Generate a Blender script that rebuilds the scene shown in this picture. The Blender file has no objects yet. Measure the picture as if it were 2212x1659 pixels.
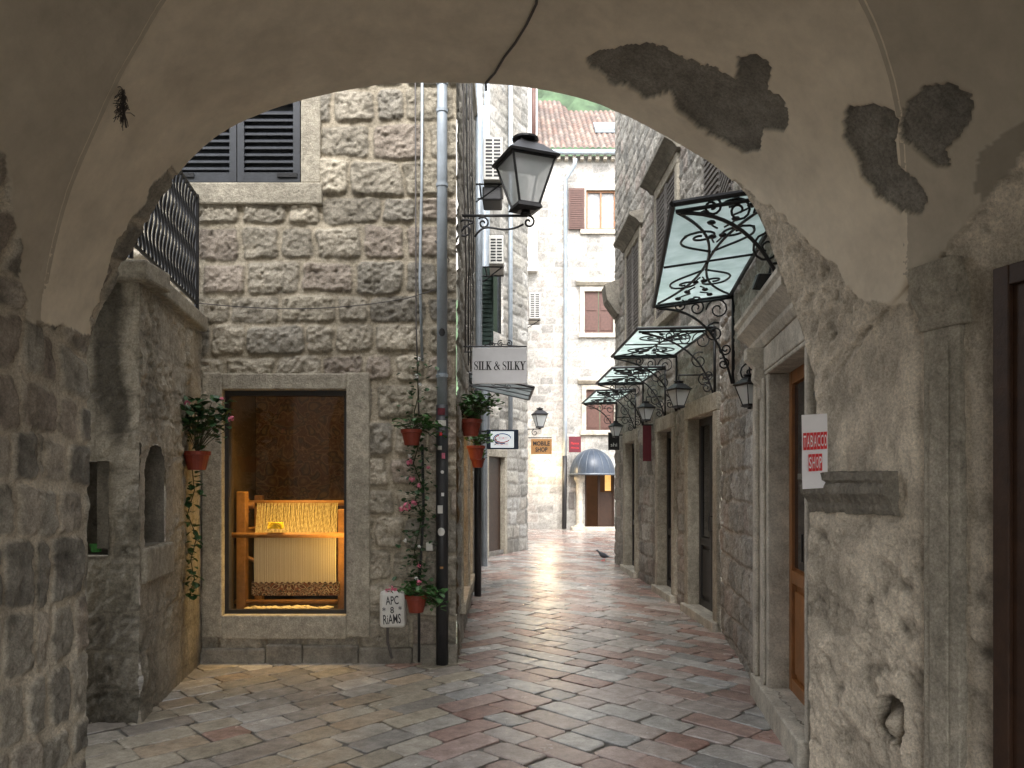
import bpy, math, random
import numpy as np
from mathutils import Vector
R=math.radians; random.seed(7)
F=1661.; CX=1106.; HY=1045.; EYE=1.6
def P(px,py,d): return ((px-CX)/F*d, d, EYE+(HY-py)/F*d)
def PX(px,d): return (px-CX)/F*d
def PZ(py,d): return EYE+(HY-py)/F*d
scn=bpy.context.scene; COL=scn.collection
ORG={}
# ---------------------------------------------------------------- materials
def nodes(name):
    m=bpy.data.materials.new(name); m.use_nodes=True
    nt=m.node_tree; b=nt.nodes['Principled BSDF']; return m,nt,b
def mat(name,col,rough=.6,metal=0,var=.25,scale=12,bump=.15,bscale=60,attr=False,spec=.5,emit=None,es=0,stain=0,rvar=0,fine=0,abump=False):
    m,nt,b=nodes(name); N=nt.nodes; L=nt.links
    tc=N.new('ShaderNodeTexCoord'); src=tc.outputs['Object']
    nz=N.new('ShaderNodeTexNoise'); nz.inputs['Scale'].default_value=scale; nz.inputs['Detail'].default_value=8; nz.inputs['Roughness'].default_value=.65
    L.new(src,nz.inputs['Vector'])
    mr=N.new('ShaderNodeMapRange'); mr.inputs[1].default_value=.3; mr.inputs[2].default_value=.7
    mr.inputs[3].default_value=1-var; mr.inputs[4].default_value=1+var*.6
    L.new(nz.outputs['Fac'],mr.inputs[0])
    mx=N.new('ShaderNodeVectorMath'); mx.operation='SCALE'
    at=None
    if attr:
        at=N.new('ShaderNodeAttribute'); at.attribute_name='Col'; L.new(at.outputs['Color'],mx.inputs[0])
    else: mx.inputs[0].default_value=col
    L.new(mr.outputs[0],mx.inputs['Scale'])
    out=mx.outputs[0]
    if stain:
        n2=N.new('ShaderNodeTexNoise'); n2.inputs['Scale'].default_value=1.7; n2.inputs['Detail'].default_value=6; n2.inputs['Roughness'].default_value=.7
        mp=N.new('ShaderNodeMapping'); mp.inputs['Scale'].default_value=(1,1,.5); L.new(src,mp.inputs[0]); L.new(mp.outputs[0],n2.inputs['Vector'])
        m2=N.new('ShaderNodeMapRange'); m2.inputs[1].default_value=.38; m2.inputs[2].default_value=.68; m2.inputs[3].default_value=1.08; m2.inputs[4].default_value=1-stain
        L.new(n2.outputs['Fac'],m2.inputs[0])
        s2=N.new('ShaderNodeVectorMath'); s2.operation='SCALE'; L.new(out,s2.inputs[0]); L.new(m2.outputs[0],s2.inputs['Scale']); out=s2.outputs[0]
    if fine:
        n4=N.new('ShaderNodeTexNoise'); n4.inputs['Scale'].default_value=75; n4.inputs['Detail'].default_value=6; n4.inputs['Roughness'].default_value=.8; L.new(src,n4.inputs['Vector'])
        m4=N.new('ShaderNodeMapRange'); m4.inputs[1].default_value=.36; m4.inputs[2].default_value=.6; m4.inputs[3].default_value=1-fine; m4.inputs[4].default_value=1+fine*.35
        L.new(n4.outputs['Fac'],m4.inputs[0]); fo=m4.outputs[0]
        if abump:
            mm=N.new('ShaderNodeMix'); mm.data_type='FLOAT'; L.new(at.outputs['Alpha'],mm.inputs[0]); L.new(fo,mm.inputs[2]); mm.inputs[3].default_value=1.0; fo=mm.outputs[0]
        s4=N.new('ShaderNodeVectorMath'); s4.operation='SCALE'; L.new(out,s4.inputs[0]); L.new(fo,s4.inputs['Scale']); out=s4.outputs[0]
    L.new(out,b.inputs['Base Color'])
    b.inputs['Roughness'].default_value=rough; b.inputs['Metallic'].default_value=metal
    b.inputs['Specular IOR Level'].default_value=spec
    if rvar:
        m3=N.new('ShaderNodeMapRange'); m3.inputs[1].default_value=.3; m3.inputs[2].default_value=.7; m3.inputs[3].default_value=rough-rvar; m3.inputs[4].default_value=rough+rvar
        n3=N.new('ShaderNodeTexNoise'); n3.inputs['Scale'].default_value=3; n3.inputs['Detail'].default_value=5; L.new(src,n3.inputs['Vector']); L.new(n3.outputs['Fac'],m3.inputs[0]); L.new(m3.outputs[0],b.inputs['Roughness'])
    if bump:
        nb=N.new('ShaderNodeTexNoise'); nb.inputs['Scale'].default_value=bscale; nb.inputs['Detail'].default_value=10; nb.inputs['Roughness'].default_value=.7
        L.new(src,nb.inputs['Vector'])
        bp=N.new('ShaderNodeBump'); bp.inputs['Strength'].default_value=bump; bp.inputs['Distance'].default_value=.02
        if abump:
            ma=N.new('ShaderNodeMapRange'); L.new(at.outputs['Alpha'],ma.inputs[0]); ma.inputs[3].default_value=1.0; ma.inputs[4].default_value=bump*.6; L.new(ma.outputs[0],bp.inputs['Strength'])
        L.new(nb.outputs['Fac'],bp.inputs['Height']); L.new(bp.outputs[0],b.inputs['Normal'])
    if emit: b.inputs['Emission Color'].default_value=(*emit,1); b.inputs['Emission Strength'].default_value=es
    return m
M={}
M['stone']=mat('rubble_stone',None,.92,attr=True,var=.26,scale=22,bump=.9,bscale=34,spec=.2,stain=.2,fine=.34)
M['arch']=mat('arch_surface',None,.93,attr=True,var=.10,scale=7,bump=.3,bscale=26,spec=.15,stain=.16,fine=.35,abump=True)
M['paver']=mat('pavement_stone',None,.20,attr=True,var=.34,scale=11,bump=.2,bscale=26,spec=.72,rvar=.10,stain=.18,fine=.2)
M['cut']=mat('dressed_stone',(.48,.435,.35),.9,var=.34,scale=16,bump=.8,bscale=40,spec=.2,stain=.36,fine=.34)
M['cutdark']=mat('dark_weathered_stone',(.29,.265,.22),.9,var=.4,scale=9,bump=.9,bscale=22,spec=.2,stain=.4,fine=.3)
M['cutlight']=mat('pale_dressed_stone',(.59,.545,.46),.85,var=.3,scale=10,bump=.7,bscale=34,spec=.2,stain=.36,fine=.3)
M['plaster']=mat('grey_plaster',(.50,.465,.40),.9,var=.2,scale=5,bump=.3,bscale=30,spec=.2,stain=.3)
M['white_wall']=mat('white_render',(.6,.58,.54),.9,var=.12,scale=4,bump=.2)
M['iron']=mat('black_iron',(.02,.02,.022),.45,metal=.3,var=.3,bump=.1)
M['zinc']=mat('zinc_pipe',(.36,.41,.46),.45,metal=.12,var=.22,scale=6,bump=.1,bscale=20)
M['blackpipe']=mat('black_pipe',(.022,.022,.024),.45,var=.4,scale=20,bump=.1)
M['shutter']=mat('dark_shutter',(.03,.034,.042),.5,var=.3,bump=.1)
M['brownshutter']=mat('brown_shutter',(.10,.045,.033),.6,var=.3,bump=.1)
M['greyshutter']=mat('grey_wood_shutter',(.17,.155,.14),.8,var=.4,scale=8,bump=.3)
M['greenshutter']=mat('green_shutter',(.018,.045,.035),.6,var=.3,bump=.1)
M['wood']=mat('varnished_wood',(.28,.115,.035),.4,var=.35,scale=9,bump=.15)
M['darkwood']=mat('dark_wood',(.045,.021,.011),.45,var=.4,scale=10,bump=.2)
M['blackwood']=mat('black_painted_wood',(.022,.02,.019),.45,var=.4,scale=10,bump=.15)
M['navy']=mat('navy_sign_frame',(.02,.045,.10),.4,var=.2,bump=.05)
M['loomwood']=mat('pale_loom_wood',(.38,.185,.06),.6,var=.35,scale=12,bump=.15)
M['terracotta']=mat('terracotta_plastic',(.24,.038,.018),.55,var=.25,scale=20,bump=.1)
M['leaf']=mat('green_leaf',(.05,.14,.03),.5,var=.6,scale=30,bump=0)
M['leafd']=mat('dark_ivy_leaf',(.03,.085,.025),.5,var=.6,scale=30,bump=0)
M['stem']=mat('plant_stem',(.06,.06,.03),.8,var=.3,bump=.1)
M['pink']=mat('pink_petal',(.75,.20,.30),.6,var=.4,scale=40,bump=0)
M['whitep']=mat('white_paint',(.78,.78,.76),.5,var=.08,bump=.05)
M['greysign']=mat('grey_sign_board',(.50,.50,.515),.5,var=.05,bump=.03)
M['offwhite']=mat('offwhite_plastic',(.66,.65,.61),.5,var=.15,scale=8,bump=.05)
M['black']=mat('black_ink',(.012,.012,.013),.5,var=.1,bump=0)
M['red']=mat('red_ink',(.70,.03,.035),.6,var=.12,bump=0)
M['blue']=mat('blue_ink',(.03,.08,.4),.5,var=.1,bump=0)
M['tan']=mat('tan_sign_board',(.34,.17,.055),.6,var=.2,scale=10,bump=.1)
M['maroon']=mat('maroon_cloth',(.13,.015,.025),.7,var=.2,bump=.1)
M['paper']=mat('white_paper',(.90,.89,.91),.7,var=.04,bump=.05)
M['litsign']=mat('lit_sign_face',(.8,.85,.86),.4,var=.02,bump=0,emit=(.85,.95,1),es=.6)
M['cable']=mat('grey_cable',(.09,.08,.075),.7,var=.2,bump=0)
M['yarn']=mat('cream_yarn',(.72,.62,.42),.9,var=.15,bump=.2,bscale=90)
M['yellowyarn']=mat('yellow_yarn',(.85,.62,.03),.9,var=.15,bump=.2,bscale=90)
M['roomwall']=mat('shop_room_wall',(.06,.038,.025),.8,var=.3,bump=.1)
M['tile']=mat('roof_tile',None,.8,attr=True,var=.3,scale=9,bump=.3)
M['hill']=mat('wooded_hill',None,.9,attr=True,var=.5,scale=.4,bump=.5,bscale=1)
M['ground']=mat('joint_dirt',(.15,.14,.118),.8,var=.4,bump=.4,stain=.3)
M['pigeon']=mat('pigeon_feather',(.04,.045,.055),.6,var=.5,scale=30,bump=0)
M['warmglow']=mat('lit_display',(.5,.35,.15),.6,var=.5,scale=5,bump=0,emit=(1,.55,.15),es=.9)
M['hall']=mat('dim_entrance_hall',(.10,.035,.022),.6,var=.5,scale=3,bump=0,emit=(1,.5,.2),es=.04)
M['greencup']=mat('green_candle_cup',(.1,.4,.1),.4,var=.2,bump=0)
M['curtain']=mat('net_curtain',(.45,.45,.45),.7,var=.3,bump=0)
M['bluegrey']=mat('tinted_dome_panel',(.05,.065,.09),.35,var=.2,bump=.05,spec=.35)
M['bluegreyrib']=mat('dome_rib',(.10,.12,.145),.4,var=.2,bump=.05)
def slatmat(name,c1,c2,n=110):
    m,nt,b=nodes(name); N=nt.nodes; L=nt.links
    tc=N.new('ShaderNodeTexCoord'); sx=N.new('ShaderNodeSeparateXYZ'); L.new(tc.outputs['Object'],sx.inputs[0])
    mu=N.new('ShaderNodeMath'); mu.operation='MULTIPLY'; mu.inputs[1].default_value=n; L.new(sx.outputs[0],mu.inputs[0])
    ns=N.new('ShaderNodeTexNoise'); ns.noise_dimensions='1D'; ns.inputs['Scale'].default_value=1.0; ns.inputs['Detail'].default_value=2; L.new(mu.outputs[0],ns.inputs['W'])
    r=N.new('ShaderNodeValToRGB'); r.color_ramp.elements[0].position=.38; r.color_ramp.elements[1].position=.6; r.color_ramp.elements[0].color=(*c1,1); r.color_ramp.elements[1].color=(*c2,1)
    L.new(ns.outputs['Fac'],r.inputs[0]); L.new(r.outputs[0],b.inputs['Base Color']); b.inputs['Roughness'].default_value=.95; b.inputs['Specular IOR Level'].default_value=.1
    return m
M['warp']=slatmat('warp_threads',(.36,.28,.13),(.72,.62,.38),150)
M['cloth']=slatmat('hanging_threads',(.46,.39,.27),(.66,.58,.43),170)
def rugmat(name,k):
    m,nt,b=nodes(name); N=nt.nodes; L=nt.links
    tc=N.new('ShaderNodeTexCoord'); sx=N.new('ShaderNodeSeparateXYZ'); L.new(tc.outputs['Object'],sx.inputs[0])
    def mth(op,a,bv=None):
        n=N.new('ShaderNodeMath'); n.operation=op
        for i,v in enumerate((a,bv)):
            if v is None: continue
            if isinstance(v,(int,float)): n.inputs[i].default_value=v
            else: L.new(v,n.inputs[i])
        return n.outputs[0]
    x=mth('ABSOLUTE',sx.outputs[0]); z=sx.outputs[2]
    f=1.3 if k==0 else 2.6
    def sn(ax,az,ph=0): return mth('SINE',mth('ADD',mth('MULTIPLY',x,ax*f),mth('ADD',mth('MULTIPLY',z,az*f),ph)))
    w=mth('ADD',mth('MULTIPLY',sn(22,0),sn(0,19,.6)),mth('MULTIPLY',mth('SINE',mth('ADD',mth('MULTIPLY',sn(9,11),3.),mth('MULTIPLY',x,26*f))),mth('COSINE',mth('ADD',mth('MULTIPLY',sn(7,-13),3.),mth('MULTIPLY',z,24*f)))))
    w=mth('ADD',mth('MULTIPLY',w,.25),.5)
    r=N.new('ShaderNodeValToRGB'); cr=r.color_ramp; cr.interpolation='CONSTANT' if k else 'LINEAR'
    if k==0: cs=[(0,(.14,.095,.045)),(.24,(.075,.042,.025)),(.42,(.085,.046,.026)),(.50,(.15,.105,.055)),(.56,(.07,.038,.022)),(.70,(.05,.04,.03)),(.80,(.12,.08,.04))]
    else: cs=[(0,(.10,.04,.03)),(.35,(.38,.31,.22)),(.45,(.06,.05,.04)),(.55,(.2,.08,.05)),(.65,(.38,.31,.22)),(.75,(.05,.04,.035))]
    cr.elements[0].color=(*cs[0][1],1); cr.elements[1].position=cs[1][0]; cr.elements[1].color=(*cs[1][1],1)
    for p_,c_ in cs[2:]: e=cr.elements.new(p_); e.color=(*c_,1)
    L.new(w,r.inputs[0]); L.new(r.outputs[0],b.inputs['Base Color']); b.inputs['Roughness'].default_value=.95; b.inputs['Specular IOR Level'].default_value=.1
    return m
M['rug']=rugmat('patterned_carpet',0); M['rugroll']=rugmat('patterned_rug_roll',1)
def glassmat(name,tint,mixf):
    m,nt,b=nodes(name); N=nt.nodes; L=nt.links; N.remove(b)
    t=N.new('ShaderNodeBsdfTransparent'); t.inputs[0].default_value=(*tint,1)
    g=N.new('ShaderNodeBsdfGlossy'); g.inputs['Roughness'].default_value=.03
    x=N.new('ShaderNodeMixShader'); x.inputs[0].default_value=mixf
    L.new(t.outputs[0],x.inputs[1]); L.new(g.outputs[0],x.inputs[2]); L.new(x.outputs[0],N['Material Output'].inputs[0]); return m
M['glass']=glassmat('window_glass',(.95,.93,.9),.05)
M['darkglass']=mat('dark_glazing',(.015,.016,.018),.08,var=.1,bump=0)
def frost(name,c,tr,dif=.0,lo=.7):
    m,nt,b=nodes(name); N=nt.nodes; L=nt.links; N.remove(b)
    t=N.new('ShaderNodeBsdfTranslucent')
    nz=N.new('ShaderNodeTexNoise'); nz.inputs['Scale'].default_value=5; nz.inputs['Detail'].default_value=6; tc=N.new('ShaderNodeTexCoord'); L.new(tc.outputs['Object'],nz.inputs['Vector'])
    r=N.new('ShaderNodeValToRGB'); r.color_ramp.elements[0].position=.3; r.color_ramp.elements[1].position=.7
    r.color_ramp.elements[0].color=(c[0]*lo,c[1]*(lo+.05),c[2]*(lo+.03),1); r.color_ramp.elements[1].color=(*c,1); L.new(nz.outputs['Fac'],r.inputs[0]); L.new(r.outputs[0],t.inputs[0])
    df=N.new('ShaderNodeBsdfDiffuse'); L.new(r.outputs[0],df.inputs[0]); z=N.new('ShaderNodeMixShader'); z.inputs[0].default_value=dif; L.new(t.outputs[0],z.inputs[1]); L.new(df.outputs[0],z.inputs[2])
    g=N.new('ShaderNodeBsdfTransparent'); x=N.new('ShaderNodeMixShader'); x.inputs[0].default_value=tr
    L.new(z.outputs[0],x.inputs[1]); L.new(g.outputs[0],x.inputs[2]); 
    gl=N.new('ShaderNodeBsdfGlossy'); gl.inputs['Roughness'].default_value=.15; y=N.new('ShaderNodeMixShader'); y.inputs[0].default_value=.07
    L.new(x.outputs[0],y.inputs[1]); L.new(gl.outputs[0],y.inputs[2]); L.new(y.outputs[0],N['Material Output'].inputs[0]); return m
M['canopyglass']=frost('canopy_glass',(.85,.94,.92),.14,.1,.68)
M['smokeglass']=frost('grey_canopy_glass',(.34,.37,.38),.25,.2,.7)
M['lampglass']=frost('lamp_glass',(.95,.97,1.0),.32,.45,.8)
# ---------------------------------------------------------------- object helpers
def tag(o,label,cat,group=None,kind=None):
    o['label']=label; o['category']=cat
    if group: o['group']=group
    if kind: o['kind']=kind
    return o
def thing(name,label,cat,loc=(0,0,0),group=None):
    o=bpy.data.objects.new(name,None); o.empty_display_size=.1; COL.objects.link(o); o.location=loc; ORG[o.name]=Vector(loc)
    return tag(o,label,cat,group)
def link(name,me,m,parent=None,loc=None,smooth=False,bevel=0):
    """me has WORLD coordinates"""
    o=bpy.data.objects.new(name,me); COL.objects.link(o)
    if parent is not None: org=ORG[parent.name]; o.parent=parent
    else:
        org=Vector(loc) if loc else Vector((0,0,0)); o.location=org
    ORG[o.name]=org.copy()
    n=len(me.vertices); a=np.empty(n*3,dtype=np.float32); me.vertices.foreach_get('co',a); a=a.reshape(-1,3)-np.array(org,dtype=np.float32)
    me.vertices.foreach_set('co',a.ravel()); 
    if m: me.materials.append(m)
    if smooth: me.polygons.foreach_set('use_smooth',[True]*len(me.polygons))
    me.update()
    if bevel:
        b=o.modifiers.new('b','BEVEL'); b.width=bevel; b.segments=2; b.limit_method='ANGLE'
    return o
class Fr:
    def __init__(s,o,b,flip=False):
        s.o=Vector((o[0],o[1],0)); d=Vector((b[0],b[1],0))-s.o; s.L=d.length; s.U=d/s.L
        s.N=Vector((s.U.y,-s.U.x,0)); 
        if flip: s.N=-s.N
    def pt(s,u,n,z): 
        p=s.o+s.U*u+s.N*n; return Vector((p.x,p.y,z))
class MB:
    def __init__(s): s.v=[]; s.f=[]
    def add(s,vs,fs):
        o=len(s.v); s.v+=[tuple(p) for p in vs]; s.f+=[tuple(i+o for i in f) for f in fs]; return s
    def hexa(s,p):
        return s.add(p,[(3,2,1,0),(4,5,6,7),(0,1,5,4),(1,2,6,5),(2,3,7,6),(3,0,4,7)])
    def box(s,x0,x1,y0,y1,z0,z1):
        return s.hexa([(x0,y0,z0),(x1,y0,z0),(x1,y1,z0),(x0,y1,z0),(x0,y0,z1),(x1,y0,z1),(x1,y1,z1),(x0,y1,z1)])
    def fbox(s,fr,u0,u1,n0,n1,z0,z1):
        return s.hexa([fr.pt(u0,n1,z0),fr.pt(u1,n1,z0),fr.pt(u1,n0,z0),fr.pt(u0,n0,z0),fr.pt(u0,n1,z1),fr.pt(u1,n1,z1),fr.pt(u1,n0,z1),fr.pt(u0,n0,z1)])
    def tube(s,pts,r,n=6,closed=False):
        pts=[Vector(p) for p in pts]; k=len(pts)
        if k<2: return s
        t0=(pts[1]-pts[0]).normalized(); up=Vector((0,0,1)) if abs(t0.z)<.9 else Vector((1,0,0))
        nrm=t0.cross(up).normalized(); o=len(s.v)
        for i,p in enumerate(pts):
            t=(pts[min(i+1,k-1)]-pts[max(i-1,0)])
            if t.length<1e-9: t=t0
            t=t.normalized(); nrm=(nrm-t*nrm.dot(t)); 
            if nrm.length<1e-6: nrm=t.orthogonal()
            nrm=nrm.normalized(); b=t.cross(nrm); rr=r[i] if isinstance(r,(list,tuple)) else r
            for j in range(n):
                a=2*math.pi*j/n; s.v.append(tuple(p+nrm*math.cos(a)*rr+b*math.sin(a)*rr))
        for i in range(k-1):
            for j in range(n):
                a=o+i*n+j; b2=o+i*n+(j+1)%n; s.f.append((a,b2,b2+n,a+n))
        s.f.append(tuple(o+j for j in reversed(range(n)))); s.f.append(tuple(o+(k-1)*n+j for j in range(n)))
        return s
    def lathe(s,prof,c,n=20,a0=0,sx=1,sy=1):
        o=len(s.v)
        for r,z in prof:
            for j in range(n):
                a=a0+2*math.pi*j/n; s.v.append((c[0]+r*sx*math.cos(a),c[1]+r*sy*math.sin(a),c[2]+z))
        for i in range(len(prof)-1):
            for j in range(n):
                a=o+i*n+j; b=o+i*n+(j+1)%n; s.f.append((a,b,b+n,a+n))
        s.f.append(tuple(o+j for j in reversed(range(n)))); s.f.append(tuple(o+(len(prof)-1)*n+j for j in range(n)))
        return s
    def prism(s,fr,prof,u0,u1):
        k=len(prof); vs=[fr.pt(u0,n,z) for n,z in prof]+[fr.pt(u1,n,z) for n,z in prof]
        fs=[tuple(range(k)),tuple(reversed(range(k,2*k)))]+[(i,i+k,(i+1)%k+k,(i+1)%k) for i in range(k)]
        return s.add(vs,fs)
    def ball(s,c,r,n=8,sz=1):
        pr=[(max(r*math.sin(math.pi*i/6),.0005),-r*sz*math.cos(math.pi*i/6)) for i in range(7)]
        return s.lathe(pr,c,n)
    def build(s,name,m,parent=None,loc=None,smooth=False,bevel=0):
        me=bpy.data.meshes.new(name); me.from_pydata(s.v,[],s.f)
        return link(name,me,M[m] if isinstance(m,str) else m,parent,loc,bool(smooth),bevel)
# ---------------------------------------------------------------- numpy noise
def hsh(i,j,seed):
    i=np.asarray(i).astype(np.int64); j=np.asarray(j).astype(np.int64)
    n=(i*374761393+j*668265263+seed*144269504)&0xffffffff
    n=((n^(n>>13))*127412617)&0xffffffff; n=n^(n>>16); n=(n*69069+12345)&0xffffffff
    return ((n>>4)&0xffffff)/float(0xffffff)
def vn(x,y,seed):
    i=np.floor(x); j=np.floor(y); fx=x-i; fy=y-j; fx=fx*fx*(3-2*fx); fy=fy*fy*(3-2*fy)
    a=hsh(i,j,seed); b=hsh(i+1,j,seed); c=hsh(i,j+1,seed); d=hsh(i+1,j+1,seed)
    return (a*(1-fx)+b*fx)*(1-fy)+(c*(1-fx)+d*fx)*fy
def fbm(x,y,seed,o=4):
    s=0; a=1; t=0
    for k in range(o):
        s=s+a*(vn(x,y,seed+k*17)*2-1); t+=a; a*=.55; x=x*2.03+11.3; y=y*2.03+5.7
    return s/t
def sst(x): x=np.clip(x,0,1); return x*x*(3-2*x)
def pattern(u,v,seed,rowh,stl,gap,warp,rc=.05,ragged=.012):
    rnd=random.Random(seed)
    wu=u+warp*fbm(u*2.2,v*2.2,seed+3,3); wv=v+warp*.8*fbm(u*1.6,v*2.5,seed+9,3)
    e=[float(wv.min())-rnd.uniform(.05,.3)]
    while e[-1]<wv.max()+.1: e.append(e[-1]+rnd.uniform(*rowh))
    e=np.array(e); row=np.clip(np.searchsorted(e,wv)-1,0,len(e)-2)
    dv=np.minimum(wv-e[row],e[row+1]-wv); du=np.zeros_like(dv); idx=np.zeros_like(row)
    umin=float(wu.min()); umax=float(wu.max())
    for r in range(len(e)-1):
        m=row==r
        if not m.any(): continue
        g=[umin-rnd.uniform(.05,.4)]
        while g[-1]<umax+.1: g.append(g[-1]+rnd.uniform(*stl))
        g=np.array(g); x=wu[m]; k=np.clip(np.searchsorted(g,x)-1,0,len(g)-2)
        du[m]=np.minimum(x-g[k],g[k+1]-x); idx[m]=k
    qx=np.maximum(rc-du,0); qy=np.maximum(rc-dv,0)
    d=np.minimum(rc-np.hypot(qx,qy),np.minimum(du,dv))
    r1=hsh(row,idx,seed+5); r2=hsh(row,idx,seed+6); r3=hsh(row,idx,seed+8)
    d=d-gap*(.6+1.0*r3)+ragged*fbm(u*13,v*13,seed+15,4)
    return d,r1,r2
def gridmesh(name,pos,col,keep,m,parent,loc=None,smooth=True):
    nu,nv=pos.shape[:2]; idx=np.arange(nu*nv).reshape(nu,nv)
    q=np.stack([idx[:-1,:-1],idx[1:,:-1],idx[1:,1:],idx[:-1,1:]],-1).reshape(-1,4)
    if keep is not None: q=q[keep.reshape(-1)]
    used=np.unique(q); mp=np.zeros(nu*nv,dtype=np.int64); mp[used]=np.arange(len(used)); q=mp[q]
    vs=pos.reshape(-1,3)[used]; cs=col.reshape(-1,4)[used]
    me=bpy.data.meshes.new(name); me.vertices.add(len(vs)); me.vertices.foreach_set('co',vs.astype(np.float32).ravel())
    me.loops.add(q.size); me.loops.foreach_set('vertex_index',q.astype(np.int32).ravel())
    me.polygons.add(len(q)); me.polygons.foreach_set('loop_start',(np.arange(len(q))*4).astype(np.int32)); me.polygons.foreach_set('loop_total',np.full(len(q),4,dtype=np.int32))
    me.update(calc_edges=True)
    ca=me.color_attributes.new('Col','FLOAT_COLOR','POINT'); ca.data.foreach_set('color',cs.astype(np.float32).ravel())
    return link(name,me,M[m],parent,loc,smooth)
def lerpc(pal,t):
    pal=np.array(pal); k=np.clip((t*len(pal)).astype(int),0,len(pal)-1); return pal[k]
PALA=[(.48,.43,.34),(.41,.37,.30),(.53,.475,.38),(.37,.34,.285),(.45,.385,.32),(.50,.45,.365)]
PALG=[(.45,.425,.37),(.39,.37,.33),(.52,.49,.435),(.35,.335,.30),(.47,.435,.38)]
PALW=[(.54,.515,.47),(.47,.45,.41),(.59,.565,.52),(.42,.40,.37),(.52,.475,.43)]
def wall(fr,z0,z1,parent,name='wall',res=.015,u0=0,u1=None,holes=(),seed=1,rowh=(.24,.36),stl=(.28,.62),depth=.028,gap=.02,warp=.06,rough=.014,pal=PALA,mort=(.50,.445,.35),base=.25,cover=0.0,rc=.05,tone=None,crk=.26):
    u1=fr.L if u1 is None else u1
    nu=max(int((u1-u0)/res)+1,3); nv=max(int((z1-z0)/res)+1,3)
    u,v=np.meshgrid(np.linspace(u0,u1,nu),np.linspace(z0,z1,nv),indexing='ij')
    d,r1,r2=pattern(u,v,seed,rowh,stl,gap,warp,rc)
    msk=sst(d/.024+.5)
    if cover: msk=msk*sst((fbm(u*1.1,v*1.1,seed+77,4)+1-cover*2)*4+.5)
    big=fbm(u*7,v*7,seed+21,5); fine=fbm(u*30,v*30,seed+31,3); pit=np.clip(fbm(u*18,v*18,seed+41,4)-.16,0,1); loc_=fbm(u*3.3,v*3.3,seed+49,3)
    h=msk*(depth*(.45+.55*r1)+sst(d/.06)*depth*.15)+ rough*big*(.5+.7*msk)+rough*.8*fine*(.35+.8*msk)-pit*rough*2.4*msk + .005*loc_
    c=lerpc(pal,r2)*(.84+.28*r1)[...,None]
    c=c*(1+.24*big+.16*fine-.6*pit)[...,None]
    mc=np.array(mort)*(1+.18*big+.14*fine)[...,None]
    m3=msk[...,None]; c=c*m3+mc*(1-m3)
    crack=1-crk*np.exp(-((d)/.010)**2)
    c=c*crack[...,None]
    st=sst((fbm(u*.9,v*.5,seed+61,4))*1.6+.2); c=c*(1-.20*st)[...,None]
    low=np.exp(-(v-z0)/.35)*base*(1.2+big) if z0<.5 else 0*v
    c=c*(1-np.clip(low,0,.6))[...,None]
    if tone is not None: 
        sh=tone(u,v); c=c*sh[...,None]  # per-wall colour multiplier, used for dark stain streaks and blotches
    c=np.clip(c,.008,1)
    U=np.array(fr.U); N=np.array(fr.N); O=np.array(fr.o)
    pos=O+u[...,None]*U+h[...,None]*N; pos[...,2]=v
    keep=None
    if holes:
        cu=(u[:-1,:-1]+u[1:,1:])/2; cv=(v[:-1,:-1]+v[1:,1:])/2; keep=np.ones_like(cu,dtype=bool)
        for hh in holes:
            a,b,c0,c1=hh[:4]; ins=(cu>a)&(cu<b)&(cv>c0)&(cv<c1)
            if len(hh)>4:
                rr=(b-a)/2; ins&=(cv<c1-rr)|(np.hypot(cu-(a+b)/2,cv-(c1-rr))<rr)
            keep&=~ins
    col=np.concatenate([c,msk[...,None]],-1)
    return gridmesh(name,pos,col,keep,'stone',parent)
# ---------------------------------------------------------------- world, camera, sun
w=bpy.data.worlds.new('World'); scn.world=w; w.use_nodes=True; nt=w.node_tree
sky=nt.nodes.new('ShaderNodeTexSky'); sky.sky_type='NISHITA'; sky.sun_disc=False; sky.sun_elevation=R(52); sky.sun_rotation=R(175); sky.dust_density=3; sky.air_density=1
hs=nt.nodes.new('ShaderNodeHueSaturation'); hs.inputs['Saturation'].default_value=.2
nt.links.new(sky.outputs[0],hs.inputs['Color']); bg=nt.nodes['Background']; nt.links.new(hs.outputs[0],bg.inputs['Color']); bg.inputs['Strength'].default_value=.85
sd=bpy.data.lights.new('sun','SUN'); sd.energy=2.0; sd.angle=R(16); sd.color=(1,.97,.92); so=bpy.data.objects.new('sun',sd); COL.objects.link(so); so.rotation_euler=(R(38),0,R(-5)); so.location=(0,0,20)
cd=bpy.data.cameras.new('camera'); cam=bpy.data.objects.new('camera',cd); COL.objects.link(cam); cam.location=(0,0,EYE); cam.rotation_euler=(R(90),0,0)
cd.sensor_width=36; cd.lens=F/2212*36; cd.shift_y=(HY-829.5)/2212; cd.clip_end=600; cd.clip_start=.05; scn.camera=cam
scn.view_settings.view_transform='Standard'; scn.view_settings.look='None'; scn.view_settings.exposure=0
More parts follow.
